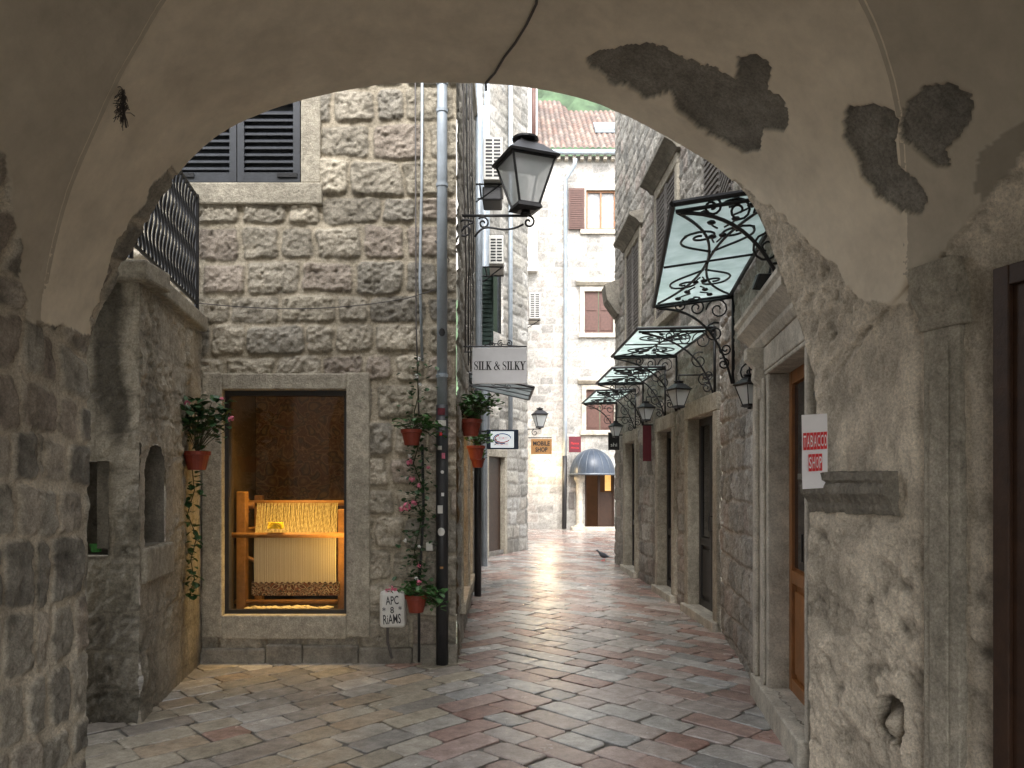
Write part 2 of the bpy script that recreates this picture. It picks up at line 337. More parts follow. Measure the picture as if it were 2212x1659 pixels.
# ---------------------------------------------------------------- ground + pavement
mb=MB(); mb.add([(-300,-100,-.014),(300,-100,-.014),(300,400,-.014),(-300,400,-.014)],[(0,1,2,3)]); g=mb.build('ground','ground'); g['kind']='structure'
rp=random.Random(3); V=[];Fc=[];Cc=[]
def reg1(x,y):
    if y<1.5 or y>27.3: return False
    if y<7.6: return -6<x<3.2
    if y<16: return -1<x<2.9
    return -1.5<x<6.5
cw=.222; K=-1; s2=math.sqrt(.5)
def toxy(p,q):
    x=(p+q)*s2; y=(p-q)*s2+12
    return x+.04*math.sin(y*.9+x*.7)+.025*math.sin(y*2.3), y+.04*math.sin(x*1.3+.5)+.03*math.sin(x*2.9+y*.6)
palL=[(.50,.44,.34),(.56,.51,.43),(.42,.385,.335),(.53,.495,.44),(.45,.30,.24),(.50,.40,.29),(.45,.40,.345),(.38,.355,.32),(.58,.545,.49),(.54,.48,.38)]
palR=[(.45,.31,.265),(.50,.37,.325),(.55,.52,.48),(.47,.345,.30),(.44,.435,.42),(.50,.42,.375),(.41,.29,.25),(.53,.505,.465),(.40,.39,.37),(.52,.44,.40),(.59,.57,.535),(.54,.48,.435),(.43,.27,.225)]
def slab(a0,a1,r0,side):
    g2=.005
    pts=[(a0+g2,r0+g2),(a1-g2,r0+g2),(a1-g2,r0+cw-g2),(a0+g2,r0+cw-g2)]
    pts=[(a+rp.uniform(-.016,.016),b+rp.uniform(-.008,.008)) for a,b in pts]
    q=[]
    for i in range(4):
        p0=pts[i-1];p1=pts[i];p2=pts[(i+1)%4]; k=rp.uniform(.008,.035)
        for pp in (p0,p2):
            dx,dy=pp[0]-p1[0],pp[1]-p1[1]; l=math.hypot(dx,dy); q.append((p1[0]+dx/l*k,p1[1]+dy/l*k))
        for m_ in (.3,.52,.74):
            q.append((p1[0]*(1-m_)+p2[0]*m_+rp.uniform(-.004,.004),p1[1]*(1-m_)+p2[1]*m_+rp.uniform(-.005,.005)))
    pts=[toxy(a,b) if side<0 else toxy(b,a) for a,b in q]
    mx=sum(p[0] for p in pts)/len(pts); my=sum(p[1] for p in pts)/len(pts)
    if not reg1(mx,my): return
    if side>0: pts=pts[::-1]
    tz=rp.uniform(-.003,.002); tx,ty=rp.gauss(0,.008),rp.gauss(0,.008); o=len(V); n=len(pts)
    for lv in range(4):
        for p in pts:
            l=math.hypot(p[0]-mx,p[1]-my)+1e-6; ins=(0,0,.005,.018)[lv]
            x=p[0]-(p[0]-mx)/l*ins; y=p[1]-(p[1]-my)/l*ins
            V.append((x,y,(-.025,-.006+tz,-.0015+tz,tz)[lv]+(0 if lv==0 else (x-mx)*tx+(y-my)*ty)))
    for k in range(3):
        for i in range(n):
            j=(i+1)%n; Fc.append((o+k*n+j,o+k*n+i,o+(k+1)*n+i,o+(k+1)*n+j))
    Fc.append(tuple(o+3*n+i for i in reversed(range(n))))
    pal=palL if (mx<-.4 and my<8) else palR
    c=pal[int(rp.random()*len(pal))]; f=rp.uniform(.78,1.08)
    for lv in range(4):
        for i in range(n):
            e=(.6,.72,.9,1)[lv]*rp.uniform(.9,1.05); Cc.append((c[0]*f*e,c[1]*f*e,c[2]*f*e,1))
for j in range(-120,120):
    a=(K-j)*cw
    while a>-32:
        ln=rp.uniform(.26,.54); slab(a-ln,a,j*cw,-1); a-=ln
    a=(K-j)*cw
    while a<32:
        ln=rp.uniform(.26,.54); slab(a,a+ln,j*cw,1); a+=ln
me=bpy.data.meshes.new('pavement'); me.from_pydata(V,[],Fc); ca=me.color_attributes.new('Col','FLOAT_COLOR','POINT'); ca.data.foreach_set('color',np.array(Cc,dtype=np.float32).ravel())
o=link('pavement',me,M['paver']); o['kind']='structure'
# ---------------------------------------------------------------- foreground archway
arch=thing('stone_archway','low vaulted stone archway with peeling plaster framing the whole view','archway',(-.3,4.0,0))
DA=4.2
Apx=[(186,1678),(186,1400),(188,1100),(188,900),(190,760),(222,655),(262,570),(300,500),(340,430),(385,370),(430,320),(490,275),(560,243),(640,215),(740,192),(850,178),(1000,176),(1130,185),(1250,207),(1340,240),(1420,280),(1500,325),(1560,365),(1612,420),(1650,490),(1680,570),(1710,650),(1740,740),(1760,820),(1766,900),(1762,1050),(1748,1150),(1748,1400),(1752,1678)]
Bpx=[(80,0,0),(80,0,0),(80,0,0),(80,0,0),(80,690,3.77),(92,600,3.7),(115,500,3.62),(145,400,3.52),(190,290,3.42),(245,170,3.32),(300,75,3.22),(345,0,3.12),(410,-90,3.0),(520,-210,2.9),(680,-310,2.8),(850,-375,2.75),(1000,-405,2.7),(1130,-415,2.7),(1290,-400,2.7),(1430,-355,2.7),(1560,-300,2.73),(1680,-220,2.78),(1790,-120,2.85),(1870,0,2.95),(1920,120,3.05),(1950,250,3.18),(1960,380,3.3),(1963,500,3.42),(1963,600,3.5),(1963,670,3.55),(0,0,1),(0,0,1),(0,0,1),(0,0,1)]
A=[Vector(P(x,y,DA)) for x,y in Apx]; A[0].z=-.02; A[-1].z=-.02
B=[]
for i,(x,y,d) in enumerate(Bpx):
    if i<4: B.append(Vector((-2.33,3.77,A[i].z)))
    elif i>29: B.append(Vector((1.84,3.58,A[i].z)))
    else: B.append(Vector(P(x,y,d)))
nA=len(A); Cv=[]
for i in range(nA):
    if i<5: Cv.append(Vector((-2.42,1.2,A[i].z)))
    elif i>28: Cv.append(Vector((2.62,1.2,A[i].z)))
    else:
        t=(i-4)/(28.-4+1); a=math.pi*(1-t); Cv.append(Vector((.1+2.52*math.cos(a),1.2,2.3+2.3*math.sin(a))))
def cat(L,n,ks=None):
    L=np.array([tuple(p) for p in L]); Q=np.vstack([2*L[0]-L[1],L,2*L[-1]-L[-2]]); out=[]
    seg=len(L)-1
    for s in ([k/n*seg for k in range(n+1)] if ks is None else ks):
        i=min(int(s),seg-1); t=s-i; p0,p1,p2,p3=Q[i],Q[i+1],Q[i+2],Q[i+3]
        out.append(.5*((2*p1)+(-p0+p2)*t+(2*p0-5*p1+4*p2-p3)*t*t+(-p0+3*p1-3*p2+p3)*t**3))
    return np.array(out)
# even spacing along the curve (so the jambs get as fine a mesh as the crown)
tmp=cat(A,4000); al_=np.concatenate([[0],np.cumsum(np.linalg.norm(np.diff(tmp,axis=0),axis=-1))])
NS=1000; ks=np.interp(np.linspace(0,al_[-1],NS+1),al_,np.linspace(0,nA-1,4001))
a_=cat(A,0,ks); b_=cat(B,0,ks); c_=cat(Cv,0,ks)
ARC=np.linspace(0,al_[-1],NS+1)[:,None]
def inpoly(x,y,poly):
    r=np.zeros(x.shape,bool); n=len(poly)
    for i in range(n):
        x1,y1=poly[i]; x2,y2=poly[(i+1)%n]
        if y1==y2: continue
        c=((y1>y)!=(y2>y))&(x<(x2-x1)*(y-y1)/(y2-y1)+x1); r^=c
    return r
patches=[[(1268,120),(1330,98),(1400,92),(1440,108),(1500,130),(1560,150),(1590,165),(1600,120),(1640,110),(1668,140),(1660,190),(1690,210),(1712,250),(1690,285),(1650,280),(1650,325),(1620,328),(1560,295),(1500,265),(1460,235),(1450,200),(1400,215),(1350,185),(1320,180),(1300,150),(1268,140)],
[(1835,225),(1880,222),(1930,235),(1950,260),(1938,300),(1945,350),(1990,395),(2008,430),(1990,458),(1950,460),(1905,430),(1870,380),(1840,320),(1822,300)],
[(1950,270),(1965,215),(2000,185),(2050,180),(2095,200),(2105,230),(2090,280),(2050,320),(2050,358),(2010,350),(1975,310),(1952,300)]]
plpoly=[(62,702),(130,700),(190,716),(212,622),(255,520),(325,405),(430,302),(520,290),(640,330),(1106,400),(1500,400),(1592,388),(1700,470),(1790,560),(1850,640),(1965,655),(2010,600),(2060,520),(2212,330),(2700,200),(2700,-3000),(-900,-3000),(-900,200),(-100,250),(0,330),(30,480)]
hole=[(1890,1508),(1925,1500),(1952,1520),(1955,1580),(1945,1615),(1915,1600),(1895,1560)]
def surf(name,e0,e1,ts,dark=1.0):
    T=np.array(ts)[None,:,None]; pos=e0[:,None,:]*(1-T)+e1[:,None,:]*T
    du=np.gradient(pos,axis=0); dv=np.gradient(pos,axis=1); nr=np.cross(du,dv); nr/=np.linalg.norm(nr,axis=-1,keepdims=True)+1e-9
    axis=np.array([-.2,0,1.8]); tocen=axis-pos; tocen[...,1]=0
    sgn=np.sign((nr*tocen).sum(-1,keepdims=True)); nr=nr*sgn
    Y=np.maximum(pos[...,1],.35); px=CX+pos[...,0]/Y*F; py=HY-(pos[...,2]-EYE)/Y*F
    arc=ARC+0*px; v=10-pos[...,1]
    wx=px+9*fbm(px/40,py/40,5,5)+5*fbm(px/9,py/9,6,2); wy=py+9*fbm(px/40,py/40,55,5)+5*fbm(px/9,py/9,66,2)
    pl=inpoly(px+16*fbm(px/40,py/40,5,4),py+16*fbm(px/40,py/40,55,4),plpoly)|(pos[...,2]>3.3)
    pl=pl.astype(float)
    pt=np.zeros_like(px); vis=pos[...,1]>1.3
    for q in patches: pt=np.maximum(pt,(inpoly(wx,wy,q)&vis).astype(float))
    left=pos[...,0]<0
    d1,r1,r2=pattern(v*1.0+3,arc,71,(.22,.34),(.16,.32),.018,.06,.06,ragged=.025)
    msk=sst(d1/.025+.5)
    big=fbm(v*5,arc*5,81,5); fine=fbm(v*28,arc*28,91,3); soft=fbm(v*1.3,arc*1.3,95,4); mid=fbm(v*12,arc*12,93,4)
    sL=msk*.016*(.4+r1)+.011*big+.011*mid+.007*fine
    pitR=np.clip(fbm(v*10,arc*10,97,4)-.16,0,1)
    sR=.014*big+.012*mid+.009*fine-.035*pitR
    sh=np.where(left,sL,sR)
    h=pl*(.012*soft+.002*fine+.012)+(1-pl)*sh
    h=h-pt*(.022-.005*big-.003*fine)
    pres=(msk*(.8+.2*sst(r1*3.0-.6)))
    cl=lerpc([(.32,.295,.25),(.39,.36,.305),(.27,.25,.215),(.41,.365,.305),(.35,.30,.25)],r2)*(1+.4*big+.5*mid+.25*fine)[...,None]
    ml=np.array((.62,.55,.44))*(1+.2*big+.15*mid)[...,None]
    stL=cl*pres[...,None]+ml*(1-pres)[...,None]
    stR=np.array((.67,.59,.47))*(1+.26*big+.30*mid+.22*fine-1.1*pitR)[...,None]*(1-.28*sst(fbm(v*3,arc*2,99,5)*2.2))[...,None]
    stone=np.where(left[...,None],stL,stR)
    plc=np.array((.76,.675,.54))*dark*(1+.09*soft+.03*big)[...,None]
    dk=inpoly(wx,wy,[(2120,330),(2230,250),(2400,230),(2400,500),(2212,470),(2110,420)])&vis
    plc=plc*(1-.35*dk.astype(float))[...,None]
    pc=np.array((.29,.27,.235))*(1+.35*big+.3*mid+.15*fine)[...,None]
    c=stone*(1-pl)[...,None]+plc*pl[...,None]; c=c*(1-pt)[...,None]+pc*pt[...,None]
    hm=inpoly(px+6*fbm(px/15,py/15,15,3),py,hole).astype(float)*(vis)
    lump=np.exp(-(((px-1925)/22)**2+((py-1565)/38)**2))*hm
    h=h-hm*.10+lump*.13; c=c*(1-.72*hm*(1-lump))[...,None]
    pos=pos+nr*h[...,None]
    al=pl*(1-pt)
    col=np.concatenate([np.clip(c,.01,1),al[...,None]],-1)
    ob=gridmesh(name,pos,col,None,'arch',arch)
    return ob,pos,px,py,nr
s1,sp,spx,spy,snr=surf('arch_soffit',a_,b_,np.linspace(0,1.008,122))
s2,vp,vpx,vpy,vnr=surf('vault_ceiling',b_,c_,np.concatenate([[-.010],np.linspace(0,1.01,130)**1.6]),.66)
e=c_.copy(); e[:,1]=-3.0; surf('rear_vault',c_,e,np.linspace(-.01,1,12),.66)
def onarch(px,py,off=.01):
    d=(spx-px)**2+(spy-py)**2; i,j=np.unravel_index(np.argmin(d),d.shape)
    d2=(vpx-px)**2+(vpy-py)**2; k,l=np.unravel_index(np.argmin(np.where(vp[...,1]>.6,d2,1e12)),d2.shape)
    if d[i,j]<=d2[k,l]: return Vector(sp[i,j]+snr[i,j]*off)
    return Vector(vp[k,l]+vnr[k,l]*off)
mb=MB(); mb.box(-3,-1.6,-3.1,-3.0,-.02,4.9); mb.box(2.0,3,-3.1,-3.0,-.02,4.9); mb.box(-1.6,2.0,-3.1,-3.0,3.2,4.9); mb.build('rear_light_baffle','plaster',arch)  # unseen baffle added behind the camera to cut light entering the passage
mb=MB(); aa=cat(A,160)
for k in range(161):
    x,y,z=aa[k]; mb.v.append((x,4.2,z)); 
    if z<2.3: ox,oz=(-5.5 if x<0 else 1.9),z
    else: 
        an=math.atan2(z-2.2,x+.35); ox=-.3+math.cos(an)*5.2 if math.cos(an)<0 else -.3+math.cos(an)*3.0; oz=2.3+math.sin(an)*3.6
    mb.v.append((ox,4.215,oz))
for k in range(160): mb.f.append((2*k,2*k+1,2*k+3,2*k+2))
mb.build('outer_face','plaster',arch)
MB().box(-5.5,1.95,-3,4.1,4.9,7.4).build('unseen_shade_block','plaster',arch)  # unseen block added over the arch, height set to shade the facade
mb=MB(); mb.box(-2.9,-2.5,-3,4.15,-.02,4.9); mb.build('side_wall','plaster',arch)
mb=MB(); mb.hexa([(1.98,4.15,-.02),(2.0,3.7,-.02),(3.6,3.7,-.02),(3.6,4.15,-.02),(1.98,4.15,4.9),(2.0,3.7,4.9),(3.6,3.7,4.9),(3.6,4.15,4.9)]); mb.build('side_wall','plaster',arch)
frR=Fr((1.84,3.58),(2.62,1.2),False); frR.N=Vector((-frR.U.y,frR.U.x,0)); 
if frR.N.x>0: frR.N=-frR.N
def uofpx(fr,px):
    k=(px-CX)/F; return (k*fr.o.y-fr.o.x)/(fr.U.x-k*fr.U.y)
u0,u1=uofpx(frR,2010),uofpx(frR,2088)
mb=MB(); mb.fbox(frR,u0,u1,-.08,.040,-.02,2.28); mb.fbox(frR,u0+.04,u1-.05,.040,.052,.1,2.2)
mb.build('pilaster_shaft','cut',arch,bevel=.012)
mb=MB(); mb.prism(frR,[(-.08,2.28),(.045,2.28),(.065,2.31),(.05,2.34),(.075,2.38),(.095,2.42),(.095,2.47),(.11,2.5),(.11,2.56),(-.08,2.56)],u0-.02,u1+.03)
mb.build('pilaster_capital','cut',arch,bevel=.006)
frJ=Fr((A[-1].x,4.2),(1.84,3.58)); 
if frJ.N.x>0: frJ.N=-frJ.N
mb=MB(); prof=[(-.05,1.45),(.015,1.45),(.03,1.475),(.035,1.50),(.06,1.53),(.08,1.55),(.085,1.585),(.075,1.605),(.095,1.62),(.095,1.655),(-.05,1.665)]
n0=40
for k in range(n0):
    t0=.01+(.60-.01)*k/n0; t1=.01+(.60-.01)*(k+1)/n0
    w0=[(n+random.uniform(-.006,.006),z+random.uniform(-.005,.005)) for n,z in prof]
    if k==0: wl=w0
    vs=[frJ.pt(t0,n,z) for n,z in wl]+[frJ.pt(t1,n,z) for n,z in w0]; kk=len(prof)
    mb.add(vs,[(i,i+kk,(i+1)%kk+kk,(i+1)%kk) for i in range(kk)]+([tuple(range(kk))] if k==0 else [])+([tuple(range(kk,2*kk))] if k==n0-1 else []))
    wl=w0
mb.build('corbel','cutdark',arch,smooth=False)
ud=uofpx(frR,2174)
mb=MB(); mb.fbox(frR,ud,ud+1.25,.01,.05,-.02,2.44); d_=mb.build('door','darkwood',arch,bevel=.006)
mb=MB()
mb.fbox(frR,ud,ud+.07,.05,.075,-.02,2.46); mb.fbox(frR,ud+1.18,ud+1.25,.05,.075,-.02,2.46); mb.fbox(frR,ud+.07,ud+1.18,.05,.075,2.38,2.46)
for z in (.15,.9,1.65): mb.fbox(frR,ud+.15,ud+.55,.05,.065,z,z+.62); mb.fbox(frR,ud+.65,ud+1.1,.05,.065,z,z+.62)
mb.build('door_frame','darkwood',d_,bevel=.005)
pts=[onarch(x,y,.012) for x,y in [(1165,-60),(1160,0),(1140,45),(1115,85),(1090,115),(1068,150),(1050,172)]]
pts.append(pts[-1]+Vector((0,.04,-.02)))
MB().tube(pts,.007,6).build('hanging_cable','cable',loc=tuple(pts[-1])); tag(bpy.data.objects['hanging_cable'],'thin dark cable running down the crown of the plastered arch','cable')
c0=onarch(262,190,.0); t_=thing('ceiling_weed','small dark tuft of dry weed growing out of the arch plaster at upper left','plant',tuple(c0))
mb=MB()
for k in range(120):
    dr=Vector((random.gauss(0,.5),random.gauss(-.5,.3),random.gauss(-.5,.6))).normalized()*random.uniform(.015,.05)
    b0=c0+Vector((random.gauss(.005,.006),-.008,-random.uniform(0,.13))); mb.tube([b0,b0+dr*.6,b0+dr+Vector((0,0,-.015))],.0018,3)
mb.tube([c0,c0+Vector((.005,-.01,-.08)),c0+Vector((.02,-.01,-.17))],.004,4)
mb.build('foliage','cable',t_)
# ---------------------------------------------------------------- corner house (left)
YF=6.9
house=thing('corner_house','rubble stone corner house with the lit shop window and dark louvred shutters','house',(-2,YF,0))
frF=Fr((-4.3,YF),(-.5,YF)); xu=lambda px,d=YF: PX(px,d)+4.3
wx0,wx1,wz0,wz1=xu(483),xu(750),PZ(1327,YF),PZ(843,YF)
ux0,ux1,uz0,uz1=xu(372),xu(652),PZ(398,YF),5.75
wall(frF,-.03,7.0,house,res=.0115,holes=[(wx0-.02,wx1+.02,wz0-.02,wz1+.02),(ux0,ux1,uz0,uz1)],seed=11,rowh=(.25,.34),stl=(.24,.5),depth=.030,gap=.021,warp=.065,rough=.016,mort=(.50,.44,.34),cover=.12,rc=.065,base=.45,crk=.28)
mb=MB(); a,b=xu(440),xu(800)
mb.fbox(frF,a,wx0,-.14,.045,PZ(1375,YF),PZ(806,YF)); mb.build('window_surround','cut',house,bevel=.012)
mb=MB(); mb.fbox(frF,wx1,b,-.14,.045,PZ(1375,YF),PZ(806,YF)); mb.build('window_surround','cut',house,bevel=.012)
mb=MB(); mb.fbox(frF,wx0,wx1,-.14,.047,wz1,PZ(808,YF)); mb.build('window_lintel','cut',house,bevel=.012)
mb=MB(); mb.fbox(frF,wx0,wx1,-.14,.05,PZ(1378,YF),wz0); mb.build('window_sill','cut',house,bevel=.012)
rnd=random.Random(2); u=xu(436)
mb=MB()
while u<xu(985):
    u2=min(u+rnd.uniform(.3,.6),xu(985)+.02); mb.fbox(frF,u,u2-.003,-.02,.045+rnd.uniform(0,.02),-.03,PZ(1392,YF)+rnd.uniform(-.03,.02)); u=u2
mb.build('plinth','cutdark',house,bevel=.02)
sw=MB(); t=.035
sw.fbox(frF,wx0,wx0+t,-.1,-.03,wz0,wz1); sw.fbox(frF,wx1-t,wx1,-.1,-.03,wz0,wz1); sw.fbox(frF,wx0+t,wx1-t,-.1,-.03,wz1-t*1.3,wz1); sw.fbox(frF,wx0+t,wx1-t,-.1,-.03,wz0,wz0+t)
sf=sw.build('shop_window_frame','blackwood',house)
MB().fbox(frF,wx0+t,wx1-t,-.075,-.07,wz0+t,wz1-t*1.3).build('pane','glass',sf)
X0,X1=PX(455,YF),PX(800,YF); Y0,Y1=YF+.14,8.75; Z0,Z1=.36,2.75
mb=MB(); mb.add([(X0,Y0,Z0),(X1,Y0,Z0),(X1,Y1,Z0),(X0,Y1,Z0),(X0,Y0,Z1),(X1,Y0,Z1),(X1,Y1,Z1),(X0,Y1,Z1)],[(0,1,2,3),(7,6,5,4),(1,2,6,5),(2,3,7,6),(3,0,4,7)])
mb.build('shop_room','roomwall',house)
mb=MB(); mb.fbox(frF,ux1,xu(694),-.1,.04,uz0,5.85); mb.build('window_surround','cut',house,bevel=.012)
mb=MB(); mb.fbox(frF,ux0-.1,xu(698),-.1,.055,PZ(445,YF),uz0); mb.build('window_sill','cut',house,bevel=.015)
xm=xu(514)
for a,b in ((ux0+.01,xm-.005),(xm+.005,ux1-.01)):
    mb=MB(); n0,n1=-.03,.03
    for q in ((a,a+.06),(b-.06,b)): mb.fbox(frF,q[0],q[1],n0,n1,uz0+.01,5.7)
    for z in (uz0+.01,5.0,5.62): mb.fbox(frF,a+.06,b-.06,n0+.002,n1-.002,z,z+.085)
    z=uz0+.12
    while z<5.58:
        if not(4.93<z<5.08):
            mb.add([frF.pt(a+.06,-.02,z+.045),frF.pt(b-.06,-.02,z+.045),frF.pt(b-.06,.022,z),frF.pt(a+.06,.022,z),frF.pt(a+.06,-.02,z+.055),frF.pt(b-.06,-.02,z+.055),frF.pt(b-.06,.022,z+.01),frF.pt(a+.06,.022,z+.01)],[(0,1,2,3),(4,7,6,5),(3,2,6,7),(0,3,7,4),(1,5,6,2)])
        z+=.062
    mb.fbox(frF,a+.06,b-.06,-.026,-.022,uz0+.06,5.65)
    s_=mb.build('shutter','shutter',house)
    MB().fbox(frF,(a+.02 if a<1.5 else b-.2),(a+.2 if a<1.5 else b-.02),.031,.042,uz0+.05,uz0+.085).build('hinge','iron',s_)
frL1=Fr((-.5,YF),(-.585,11.3)); frL2=Fr((-.585,11.3),(-.66,16.6))
lw=[(.55,1.75,.45,2.35),(2.35,3.3,.4,2.3)]
wall(frL1,-.03,7.6,house,res=.02,holes=lw,seed=23,rowh=(.24,.36),pal=PALG,mort=(.46,.43,.37),cover=.1)
for a,b,c,d in lw:
    mb=MB(); mb.fbox(frL1,a-.08,a,-.1,.045,c,d); mb.fbox(frL1,b,b+.08,-.1,.045,c,d); mb.fbox(frL1,a-.1,b+.1,-.1,.05,d,d+.1); mb.fbox(frL1,a-.1,b+.1,-.1,.07,c-.1,c)
    sf=mb.build('display_window_surround','cut',house,bevel=.008)
    MB().fbox(frL1,a,b,-.35,-.3,c,d).build('lit_display','warmglow',sf)
    MB().fbox(frL1,a,b,-.03,-.025,c,d).build('pane','glass',sf)
alley=thing('alley_house','grey stone house continuing the left side of the alley behind the corner house','house',(-.62,14,0))
wall(frL2,-.03,9.0,alley,res=.03,seed=29,pal=PALG,mort=(.46,.43,.38),holes=[(1.2,2.0,3.9,5.1)])
mb=MB(); mb.fbox(frL2,1.2,2.0,-.06,-.02,3.9,5.1); mb.build('window','darkglass',alley)
mb=MB(); mb.fbox(frL2,1.15,1.19,.03,.30,3.85,5.1)
for k in range(15): mb.fbox(frL2,1.135,1.15,.06,.27,3.92+k*.075,3.96+k*.075)
mb.build('shutter','greenshutter',alley)
MB().box(-4.4,-.5,YF,11.3,6.95,7.05).build('roof','plaster',house)
b2=thing('bend_house','tall pale grey stone house projecting where the alley bends','house',(-.1,17.6,0))
frB=Fr((-.68,16.5),(.36,18.7)); wall(frB,-.03,12.5,b2,res=.035,seed=37,pal=PALG+[(.54,.52,.48)],mort=(.48,.455,.41),depth=.03,holes=[(.35,1.1,5.0,6.6),(.3,1.1,.1,2.2)])
frB2=Fr((.36,18.7),(.2,26.9)); wall(frB2,-.03,12.5,b2,res=.06,seed=39,pal=PALG,mort=(.48,.455,.41))
mb=MB(); mb.fbox(frB,.35,1.1,-.1,-.04,5.0,6.6); mb.build('window','darkglass',b2)
mb=MB(); mb.fbox(frB,.3,1.1,-.12,-.06,.1,2.2); mb.build('door','darkwood',b2)
mb=MB(); mb.fbox(frB,.18,.3,-.08,.06,-.02,2.2); mb.fbox(frB,1.1,1.22,-.08,.06,-.02,2.2); mb.fbox(frB,.18,1.22,-.08,.065,2.2,2.36); mb.build('door_surround','cut',b2,bevel=.01)
# ---------------------------------------------------------------- terrace at left
ter=thing('stone_terrace','stained stone terrace wall with niches under the iron railing at far left','terrace',(-2.9,5.6,0))
frT=Fr((-4.6,5.16),(-2.5,5.16)); frS=Fr((-2.5,5.16),(-2.79,6.95))
na,nb=PX(188,5.16)+4.6,PX(236,5.16)+4.6
damp=lambda u,v: (1-.72*sst(1.5*np.exp(-((u-1.93+.12*fbm(u*3,v*1.5,300,3))/.10)**2)*sst((v-1.75+.25*fbm(u*5,v*2,309,3))/.4)))*(1-.26*sst(fbm(u*2.2,v*.6,301,4)*1.6))*(1-.22*sst((.95-v)/.8))
wall(frT,-.03,2.95,ter,res=.013,seed=43,holes=[(na-.2,nb,1.12,1.75)],depth=.012,gap=.012,pal=[(.52,.475,.385),(.58,.53,.435),(.46,.42,.35)],mort=(.57,.515,.415),cover=.5,rough=.018,tone=damp,warp=.1)
sa,sb=.10,.62
wall(frS,-.03,2.95,ter,res=.013,seed=47,holes=[(sa,sb,1.17,1.88,1)],depth=.012,gap=.012,pal=[(.50,.45,.36),(.44,.40,.325),(.55,.495,.40)],mort=(.53,.475,.385),cover=.5,rough=.018,warp=.1,tone=lambda u,v: 1-.36*sst(fbm(u*2.5,v*.5,305,4)*1.5+.1))
for fr,a,b,c,d,n1 in ((frT,na-.2,nb,1.12,1.75,.01),(frS,sa,sb,1.16,1.88,-.012)):
    mb=MB(); mb.add([fr.pt(a,n1,c),fr.pt(b,n1,c),fr.pt(b,-.3,c),fr.pt(a,-.3,c),fr.pt(a,n1,d),fr.pt(b,n1,d),fr.pt(b,-.3,d),fr.pt(a,-.3,d)],[(0,1,2,3),(7,6,5,4),(1,2,6,5),(2,3,7,6),(3,0,4,7)])
    mb.build('niche','cutdark',ter)
mb=MB(); mb.fbox(frS,sa-.06,sb+.12,-.02,.035,.92,1.16); mb.build('niche_sill','cut',ter,bevel=.02)
mb=MB(); mb.fbox(frT,0,2.18,-.3,.07,2.95,3.09); mb.build('ledge','cut',ter,bevel=.02)
mb=MB(); mb.fbox(frS,.02,1.72,-.3,.06,2.952,3.088); mb.build('ledge','cut',ter,bevel=.02)
MB().add([(-4.6,5.2,3.0),(-2.55,5.2,3.0),(-2.8,6.9,3.0),(-4.6,6.9,3.0)],[(0,1,2,3)]).build('terrace_floor','cut',ter)
def rp_(u,z,n=-.03): return frS.pt(u,n,z)
rl=thing('terrace_railing','black wrought iron railing with wavy bars on top of the stone terrace','railing',tuple(rp_(.9,3.09)))
mb=MB(); mb.tube([rp_(-.1,4.15),rp_(1.72,4.15)],.018,6); mb.tube([rp_(-.1,3.2),rp_(1.72,3.2)],.014,6); mb.tube([rp_(-.1,4.15),frT.pt(0,-.03,4.15)],.016,6); mb.tube([rp_(1.70,3.09),rp_(1.70,4.17)],.02,6); mb.tube([rp_(-.08,3.09),rp_(-.08,4.17)],.017,6)
mb.build('rail','iron',rl)
for k in range(19):
    u=.0+k*.09; pts=[];rr=[]
    for i in range(33):
        t=i/32; ph=t*math.pi*6; pts.append(rp_(u+.014*math.sin(ph),3.2+.95*t,-.03+.008*math.cos(ph))); rr.append(.008+.005*abs(math.sin(ph)))
    MB().tube(pts,rr,6).build('baluster','iron',rl,smooth=True)
# ---------------------------------------------------------------- right row
row=thing('shop_row','long weathered stone building with canopied shop doors along the right side','building',(2.1,9,0))
frA=Fr((1.70,4.25),(2.27,8.3),True); frC=Fr((2.27,8.3),(2.10,15.6),True)
def uA(d): return (d-4.25)/frA.U.y
def uC(d): return (d-8.3)/frC.U.y
hA=[(uA(4.35),uA(5.42),.16,2.38),(uA(7.45),frA.L-.01,4.3,6.2)]
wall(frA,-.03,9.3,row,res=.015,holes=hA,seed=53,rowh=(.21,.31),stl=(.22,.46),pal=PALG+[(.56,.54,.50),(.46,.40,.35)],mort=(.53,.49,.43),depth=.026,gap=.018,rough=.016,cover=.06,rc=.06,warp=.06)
D3=(uC(8.47),uC(9.56),.1,2.4); D4=(uC(10.45),uC(11.35),.1,2.36); D5=(uC(13.2),uC(14.2),.1,2.34)
W1=(uC(10.3),uC(11.5),4.0,5.85); W2=(uC(12.9),uC(14.1),4.0,5.75); W3=(.01,uC(8.95),4.3,6.2)
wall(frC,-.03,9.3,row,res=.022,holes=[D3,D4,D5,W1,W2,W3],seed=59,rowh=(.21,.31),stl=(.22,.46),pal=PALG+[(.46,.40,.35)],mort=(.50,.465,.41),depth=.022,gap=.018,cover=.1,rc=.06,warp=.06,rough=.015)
frE=Fr((2.10,15.6),(7.5,16.4),True); wall(frE,-.03,9.3,row,res=.06,seed=61,pal=PALG,mort=(.48,.45,.40))
MB().add([(1.7,4.25,9.25),(2.27,8.3,9.25),(2.1,15.6,9.25),(7.5,16.4,9.25),(8,4,9.25)],[(0,1,2,3,4)]).build('roof','plaster',row)
